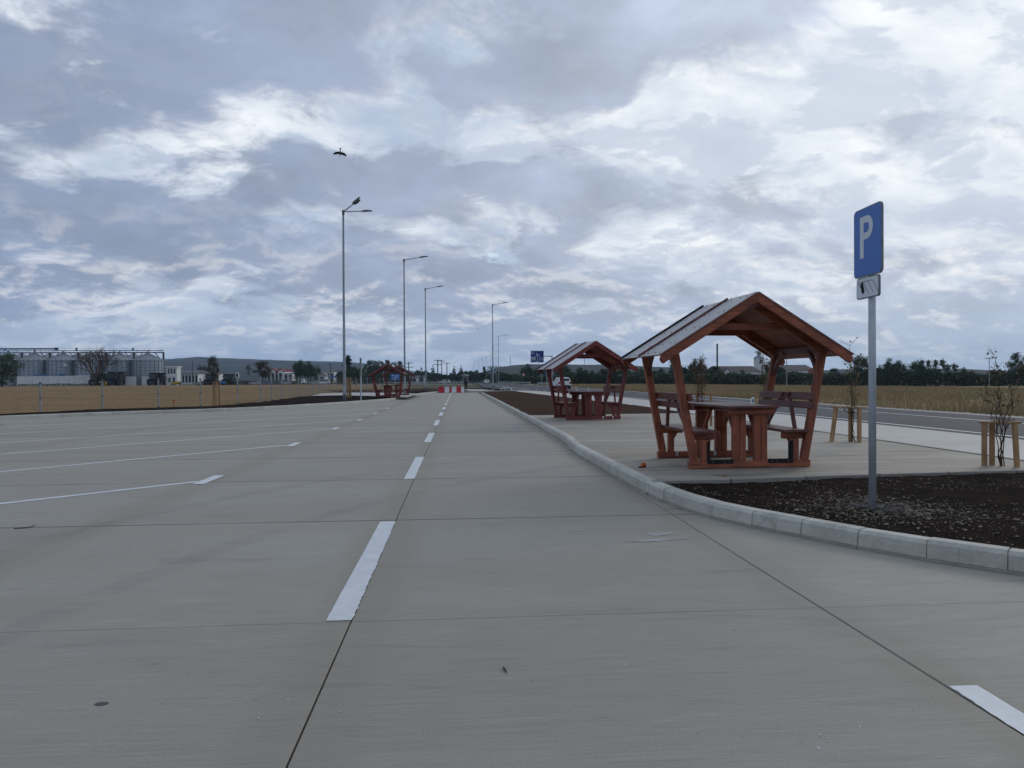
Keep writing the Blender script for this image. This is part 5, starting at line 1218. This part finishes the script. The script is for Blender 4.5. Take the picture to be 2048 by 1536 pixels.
# left side
tree(4, 708, 771, 240, 62, 'round', 'dense dark bush tree at the picture\'s left edge')
tree(427, 714.5, 766, 282, 24, 'brown', 'small lone tree with thinning leaves above the harvesters')
tree(525, 724, 762, 295, 36, 'brown', 'brownish round tree left of the red roofed house')
tree(600, 722, 762, 300, 30, 'round', 'dark tree right of the red roofed house, left of its pair')
tree(622, 724, 762, 296, 34, 'round', 'dark tree right of the red roofed house, right of its pair')
tree(697, 711, 768, 230, 26, 'pine', 'tall ragged pine just right of the tall lamp post')
tree(712, 734, 770, 225, 34, 'round', 'dark bushy tree below the ragged pine')
tree(684, 742, 768, 235, 26, 'round', 'dark bush hidden behind the tall lamp post')
tree(749, 722, 765, 330, 26, 'mid', 'slim hazy tree left above the far shelters')
for i, px in enumerate((738, 762, 775, 788, 800)): tree(px, rnd(721, 727), 762, 420, 24, 'mid', ORD[i] + ' tree from the left in the hazy wood above the far left shelters', 'hazy wood above the far shelters')
for i, px in enumerate((400, 409, 420, 497)): tree(px, rnd(725, 730), 750, 620, 11, 'slim', ORD[i] + ' hazy slim tree from the left at the hill foot behind the sheds', 'slim trees at the hill foot')
# middle
tree(1060, 729, 771, 260, 40, 'round', 'dark tree below the large blue direction sign, left one'); tree(1085, 733, 773, 235, 40, 'round', 'dark tree below the large blue direction sign, right one')
tree(1128, 731, 775, 210, 38, 'round', 'dark tree directly behind the white car, under the second shelter roof'); tree(1145, 744, 775, 215, 30, 'mid', 'lower green tree right of the white car')
for i, px in enumerate((1165, 1185, 1212, 1238, 1262)): tree(px, rnd(735, 741), 775, 215, 36, 'round', ORD[i] + ' dark tree from the left in the row seen through the second shelter', 'tree row behind the second shelter')
for px in (1355, 1385, 1400): tree(px, {1355: 724, 1385: 719, 1400: 716}[px], 776, 205, 42, 'round', {1355: 'dark tree just right of the nearest shelter\'s left post', 1385: 'tall dark tree in the left half of the nearest shelter', 1400: 'tallest dark tree in the left half of the nearest shelter'}[px])
for i, (px, pt) in enumerate(((1290, 735), (1318, 737), (1432, 733), (1462, 744), (1490, 740), (1545, 716), (1560, 733), (1590, 745), (1640, 742), (1668, 737))):
    tree(px, pt, 775, 205, 38, 'round' if px % 4 else 'mid', {1545: 'dark tree beside the church tower, inside the nearest shelter'}.get(px, ORD[i] + ' tree from the left in the dark hedge row behind the nearest shelter'), 'hedge row trees behind the nearest shelter')
for px, pt, kd, lb in ((1722, 707.5, 'round', 'tall dark tree immediately left of the parking sign pole'), (1772, 716, 'round', 'broad dark tree immediately right of the parking sign pole'), (1795, 720, 'round', 'flat topped dark tree, second right of the parking sign pole'), (1835, 720, 'round', 'dark tree in the middle of the right tree row'), (1850, 715, 'sparse', 'lighter tree rising above the right tree row, left of the feathery one'), (1878, 714, 'sparse', 'feathery tree, highest in the middle of the right tree row'), (1902, 724, 'sparse', 'small feathery tree right of the highest one'), (1930, 734, 'round', 'low dark tree left of the far right utility pole'), (1990, 738, 'mid', 'low tree behind the rightmost sapling'), (2036, 703, 'mid', 'tall spreading tree at the picture\'s right edge'), (2060, 712, 'mid', 'tree cut by the picture\'s right edge')):
    tree(px, pt, 775.5, 200, 44 if kd != 'sparse' else 36, kd, lb)
# bare tree among the silos
random.seed(19); p = at(191, 768, 281); t = thing('bare_tree', 'leafless spreading tree in front of the grain silos', 'tree', (p.x, 281, 0)); mb = MB()
for a, tl in ((0, .1), (.2, .8), (3.0, .9), (4.2, .5), (5.9, .65), (1.0, .45), (2.7, .5)): limbs(mb, Vector((0, 0, 2.6)), Vector((math.cos(a) * tl, math.sin(a) * tl, 1)).normalized(), 4.4, .24, 5, .02, .72)
cr = mb.build('crown', M['twig'], t); MB().tube([(0, 0, -.2), (0, 0, 1.5), (.1, 0, 3.3)], [.5, .36, .33], 8).build('trunk', M['bark'], t)
# undergrowth masses
def hedge(name, label, n, xf, size, mat):
    mb = MB()
    for _ in range(n):
        c = xf(); u = Vector((rnd(-1, 1), rnd(-1, 1), rnd(-.6, .6))).normalized(); w_ = u.cross(Vector((rnd(-1, 1), rnd(-1, 1), rnd(-1, 1)))).normalized(); s = size * rnd(.6, 1.4)
        mb.add([c - u * s, c + w_ * s * .6, c + u * s, c - w_ * s * .6], [(0, 1, 2, 3)])
    return tag(mb.build(name, mat, raw=True), label, 'hedge', None, 'stuff')
xa, xb = at(1255, 770, 198).x, at(2110, 770, 198).x
def hf():
    x = rnd(xa, xb); top = 4.0 + 1.1 * mnoise.noise(Vector((x * .12, 0, 0))) + .8 * mnoise.noise(Vector((x * .5, 3, 0))); return Vector((x, 200 + rnd(-2.5, 3), -1.3 + (random.random() ** .7) * top))
hedge('hedgerow', 'dense dark hedgerow along the far edge of the dry grass field', 30000, hf, .30, M['leaf_dark'])
xc, xd = at(1040, 770, 222).x, at(1275, 770, 222).x
hedge('hedgerow', 'dark undergrowth along the road seen through the second shelter', 11000, lambda: (lambda x: Vector((x, 222 + rnd(-2, 3), -1.0 + random.random() ** .7 * (3.4 + mnoise.noise(Vector((x * .3, 1, 0)))))))(rnd(xc, xd)), .3, M['leaf_dark'])
xe, xf_ = at(690, 765, 300).x, at(985, 765, 300).x
hedge('treeline', 'far dark treeline along the horizon behind the barrier', 16000, lambda: (lambda x: Vector((x, 340 + rnd(-6, 6), random.random() ** .8 * (4.6 + 2.2 * mnoise.noise(Vector((x * .09, 5, 0))) + 1.4 * mnoise.noise(Vector((x * .5, 5, 0)))))))(rnd(xe, xf_ + 25)), .42, M['leaf_dark'])
xg, xh = at(34, 765, 283).x, at(180, 765, 283).x
hedge('weeds', 'green weeds along the foot of the white boundary wall', 1500, lambda: (lambda x: Vector((x, 284 + rnd(-1, 1), random.random() * (.7 + .7 * max(0, mnoise.noise(Vector((x * .3, 8, 0))))))))(rnd(xg, xh)), .16, M['leaf_mid'])
xi, xj = at(370, 765, 280).x, at(690, 765, 280).x
hedge('weeds', 'green scrub between the sheds and the parked cars', 4500, lambda: (lambda x: Vector((x, 292 + rnd(-4, 8), random.random() * (1.6 + 1.2 * mnoise.noise(Vector((x * .2, 9, 0)))))))(rnd(xi, xj)), .26, M['leaf_mid'])
random.seed(31)
for px, pt, lb in ((866, 731, 'slim dark tree poking from the far treeline left of the utility poles'), (843.5, 735, 'thin tree in the far treeline beside the third lamp'), (908, 733, 'thin poplar in the far treeline behind the lone lamp'), (922.5, 731.5, 'tallest thin poplar in the far treeline above the person'), (968, 733, 'dark conifer in the far treeline beneath the lamp row'), (985, 737, 'dark tree behind the kerb end lamp')): tree(px, pt, 762, 330, 8 if px < 960 else 14, 'slim' if px < 960 else 'pine', lb)

# ------------------------------------------------------------------ poles, masts, church, houses on the right
M['pole_conc'] = pmat('concrete_pole', (.34, .35, .35), None, 3, .8); M['pole_dark'] = pmat('dark_pole', (.035, .035, .038), None, 3, .8)
def upole(px, pt, pb, Y, label, arms=1, dark=True, r=.14, mat=None):
    b = at(px, pb, Y); zt_ = zt(px, pt, Y); t = thing('utility_pole', label, 'utility pole', (b.x, Y, b.z), 0, 'utility poles'); h = zt_ - b.z
    MB().tube([(0, 0, 0), (0, 0, h)], [r, r * .7], 8).build('pole', mat or M['pole_dark' if dark else 'pole_conc'], t)
    for k in range(arms):
        z = h - .3 - 1.1 * k; MB().box(-1.0 - .15 * k, 1.0 + .15 * k, -.06, .06, z - .07, z + .07).build('crossarm', M['pole_dark'], t)
        for q in (-.9, 0, .9): MB().tube([(q, 0, z + .07), (q, 0, z + .28)], .05, 6).build('insulator', M['pole_conc'], t)
upole(875.7, 719, 766, 195, 'dark utility pole with two crossarms, leftmost of the three behind the barrier', 2, r=.17); upole(883.6, 720.5, 763, 230, 'utility pole in the middle of the three behind the barrier', 1, r=.15); upole(894, 724.5, 764, 215, 'utility pole, rightmost of the three behind the barrier', 1, r=.15)
upole(817.5, 724, 768, 190, 'utility pole rising behind the farther of the far left shelters', 2, r=.15)
upole(661, 728, 762, 290, 'thin dark utility pole left of the tall lamp', 1); upole(385, 723, 762, 300, 'thin dark pole behind the low grey shed', 0, r=.16)
upole(1573.5, 715, 774, 190, 'pale concrete pole inside the nearest shelter, right half', 0, False); upole(1517, 735, 772, 205, 'pale concrete pole below the church tower', 0, False); upole(1978.5, 714.5, 777, 170, 'pale concrete pole left of the rightmost sapling shoots', 1, False, .11)
upole(1082 + 78, 738, 765, 260, 'thin pale pole in the trees behind the second shelter', 0, False, .1); upole(767, 732, 762, 260, 'pale pole rising behind the nearer far left shelter', 0, False, .12)
p = at(1434.5, 740, 330); t = thing('chimney', 'tall thin black chimney seen through the nearest shelter', 'chimney', (p.x, 330, -1)); hz = zt(1434.5, 687.5, 330) + 1; MB().tube([(0, 0, 0), (0, 0, hz)], [.42, .36], 12).build('stack', M['black'], t); MB().tube([(0, 0, hz - .4), (0, 0, hz)], .46, 12).build('rim', M['black'], t)
# church tower
Y = 520; a, b = at(1514, 740, Y), at(1529.5, 740, Y); hw = (b.x - a.x) / 2; t = thing('church_tower', 'pale church tower with a grey onion spire above the trees', 'church', ((a.x + b.x) / 2, Y, -1)); zw = zt(1522, 716, Y) + 1; zs = zt(1522, 699, Y) + 1
wl = MB().box(-hw, hw, 0, 2 * hw, 0, zw).build('wall', M['church'] if 'church' in M else M['wall_white'], t); MB().box(-hw - .3, hw + .3, -.3, 2 * hw + .3, zw - .3, zw).build('cornice', M['wall_white'], t)
hs = zs - zw; MB().lathe([(hw * 1.35, 0), (hw * 1.2, hs * .1), (hw * .7, hs * .27), (hw * .45, hs * .38), (hw * .42, hs * .55), (hw * .6, hs * .62), (hw * .35, hs * .75), (hw * .1, hs * .85), (.05, hs)], 12, (0, hw, zw)).build('spire', M['silo_roof'], t)
MB().box(-.9, .9, -.03, .05, zw * .80, zw * .93).build('belfry_opening', M['glass_dark'], wl)
shed(1440, 1522, 731.5, 744, 765, 400, 26, 'long brown roofed farm building left of the church tower', M['wall_white'], M['roof_brown']); shed(1570, 1632, 729, 741, 765, 400, 26, 'long brown roofed farm building right of the church tower', M['wall_white'], M['roof_brown'])
shed(1448, 1462, 737, 746, 765, 380, 10, 'pale gable end below the long brown roof', M['wall_white'], M['roof_brown'], 0, True); shed(1390, 1416, 741, 748, 768, 255, 9, 'orange roofed house behind the rust brown sapling', M['wall_white'], M['roof_orange'], 3)
shed(1624, 1631, 735.5, 739, 765, 360, 4, 'small house with an orange gable beside the right shelter post', M['roof_orange'], M['roof_orange'], 0, True)
p = at(1484, 760, 250); t = thing('greenhouse', 'white arched greenhouse between the trees inside the nearest shelter', 'greenhouse', (p.x, 250, -1)); r_ = 15 * 250 / F; z_ = zt(1484, 747, 250) + 1
MB().prism([(r_ * math.cos(R(a)), z_ * math.sin(R(a))) for a in range(0, 181, 15)], lambda a, b: (a, 0, b), lambda a, b: (a, 8, b)).build('shell', M['wall_white'], t)
for k in range(3): MB().box(-r_ * .6 + k * r_ * .45, -r_ * .6 + k * r_ * .45 + .6, -.04, -.01, .4, z_ * .6).build('pane', M['glass_dark'], t)
for px, lo, Y, pt, lb in ((1020.5, 735, 1500, 712, 'thin lattice mast on the right hill, beside the lamp row'), (1169, 735, 1500, 715.5, 'thin lattice mast on the hill seen through the second shelter')):
    p = at(px, lo, Y); t = thing('radio_mast', lb, 'mast', (p.x, Y, p.z - 8)); h = zt(px, pt, Y) - p.z + 8
    for q in (-1, 1): MB().tube([(q * .9, 0, 0), (q * .3, 0, h)], .22, 5).build('leg', M['pole_dark'], t)
    for k in range(8): z = h * k / 8; MB().beam((-.9 + .6 * k / 8, 0, z), (.9 - .6 * (k + 1) / 8, 0, z + h / 8), .2, .2, up=(0, 1, 0)).build('lattice_bar', M['pole_dark'], t)

# ------------------------------------------------------------------ hills
def hill(name, Y, prof, depth, seed, mat):
    xs = []; vs = []; n = 90; rows = 9; p0, p1 = prof[0][0], prof[-1][0]
    for j in range(rows + 1):
        f = j / rows; yy = Y - depth + depth * f
        for i in range(n + 1):
            px = p0 + (p1 - p0) * i / n
            for (a, za), (b, zb_) in zip(prof, prof[1:]):
                if a <= px <= b: pt = za + (zb_ - za) * (px - a) / (b - a); break
            q = at(px, pt, Y); zz = -3 + (q.z + 3) * (f ** .75) + (math.sin(f * 3.14) * 9 * mnoise.noise(Vector((q.x * .004, f * 3, seed)))) + (1.6 * mnoise.noise(Vector((q.x * .02, f * 2, seed))) if f > .5 else 0)
            vs.append((q.x * (.62 + .38 * f), yy, zz if f > 0 else -4))
    fs = [(j * (n + 1) + i, j * (n + 1) + i + 1, (j + 1) * (n + 1) + i + 1, (j + 1) * (n + 1) + i) for j in range(rows) for i in range(n)]
    m = bpy.data.meshes.new(name); m.from_pydata(vs, [], fs); m.update(); m.materials.append(mat); m.polygons.foreach_set('use_smooth', [True] * len(fs)); return struct(link(name, m))
hill('hill_left', 3000, [(-500, 735), (-200, 728), (0, 722), (200, 719), (335, 718.5), (375, 715.5), (395, 713.5), (415, 716), (440, 716), (470, 717), (520, 719), (570, 721), (640, 722.5), (700, 724), (740, 728), (790, 736), (860, 748), (930, 757), (960, 764)], 1500, 1, M['hill'])
hill('hill_right', 1600, [(900, 764), (940, 752), (965, 744), (990, 737), (1020, 731), (1060, 728), (1120, 728.5), (1180, 729.5), (1250, 730), (1300, 733), (1400, 738), (1520, 742), (1640, 741), (1760, 737), (1900, 738), (1960, 739), (2020, 744), (2200, 742), (2500, 750)], 800, 2, M['hill'])
# woods on the hill crests
hx = lambda px, pt, Y: at(px, pt, Y)
def crest():
    px = random.choice((rnd(350, 372), rnd(372, 430), rnd(372, 420), rnd(444, 500))); k = random.random(); return at(px, 717.5 - 3 * math.exp(-((px - 400) / 22) ** 2) + (px - 440) * .02 * (px > 440) + 3.5 * k, 2985 - 150 * k)
hedge('hill_wood', 'dark wood along the crest of the left hill', 2600, crest, 3.6, M['leaf_dark'])
def rcrest():
    px = rnd(985, 1290); return at(px, 733 + rnd(-3.5, 16) * (1 if mnoise.noise(Vector((px * .03, 2, 0))) > -.1 else .2), 1590 - rnd(0, 500))
hedge('hill_scrub', 'scrub and small woods over the right hill', 3000, lambda: (lambda px, f: (lambda q: Vector((q.x, q.y, q.z)))(at(px, 733 + 18 * f, 1580 - 560 * f)))(rnd(975, 1300), random.random() ** 1.5), 1.7, M['leaf_dark'])

# ------------------------------------------------------------------ the air between here and the hills
hz_m = bpy.data.materials.new('haze_air'); hz_m.use_nodes = True; t_ = NT(hz_m.node_tree); hz_m.node_tree.nodes.clear()
vol = t_.n('ShaderNodeVolumePrincipled', i_Density=.00012); vol.inputs['Color'].default_value = (.56, .76, 1.0, 1); vol.inputs['Anisotropy'].default_value = .0
hz_m.node_tree.links.new(vol.outputs[0], t_.n('ShaderNodeOutputMaterial').inputs['Volume'])
hzb = MB().box(-4100, 4100, -120, 3700, -6.5, 130).build('haze', hz_m); tag(hzb, 'thin blue air haze over the plain', 'haze', None, 'stuff')
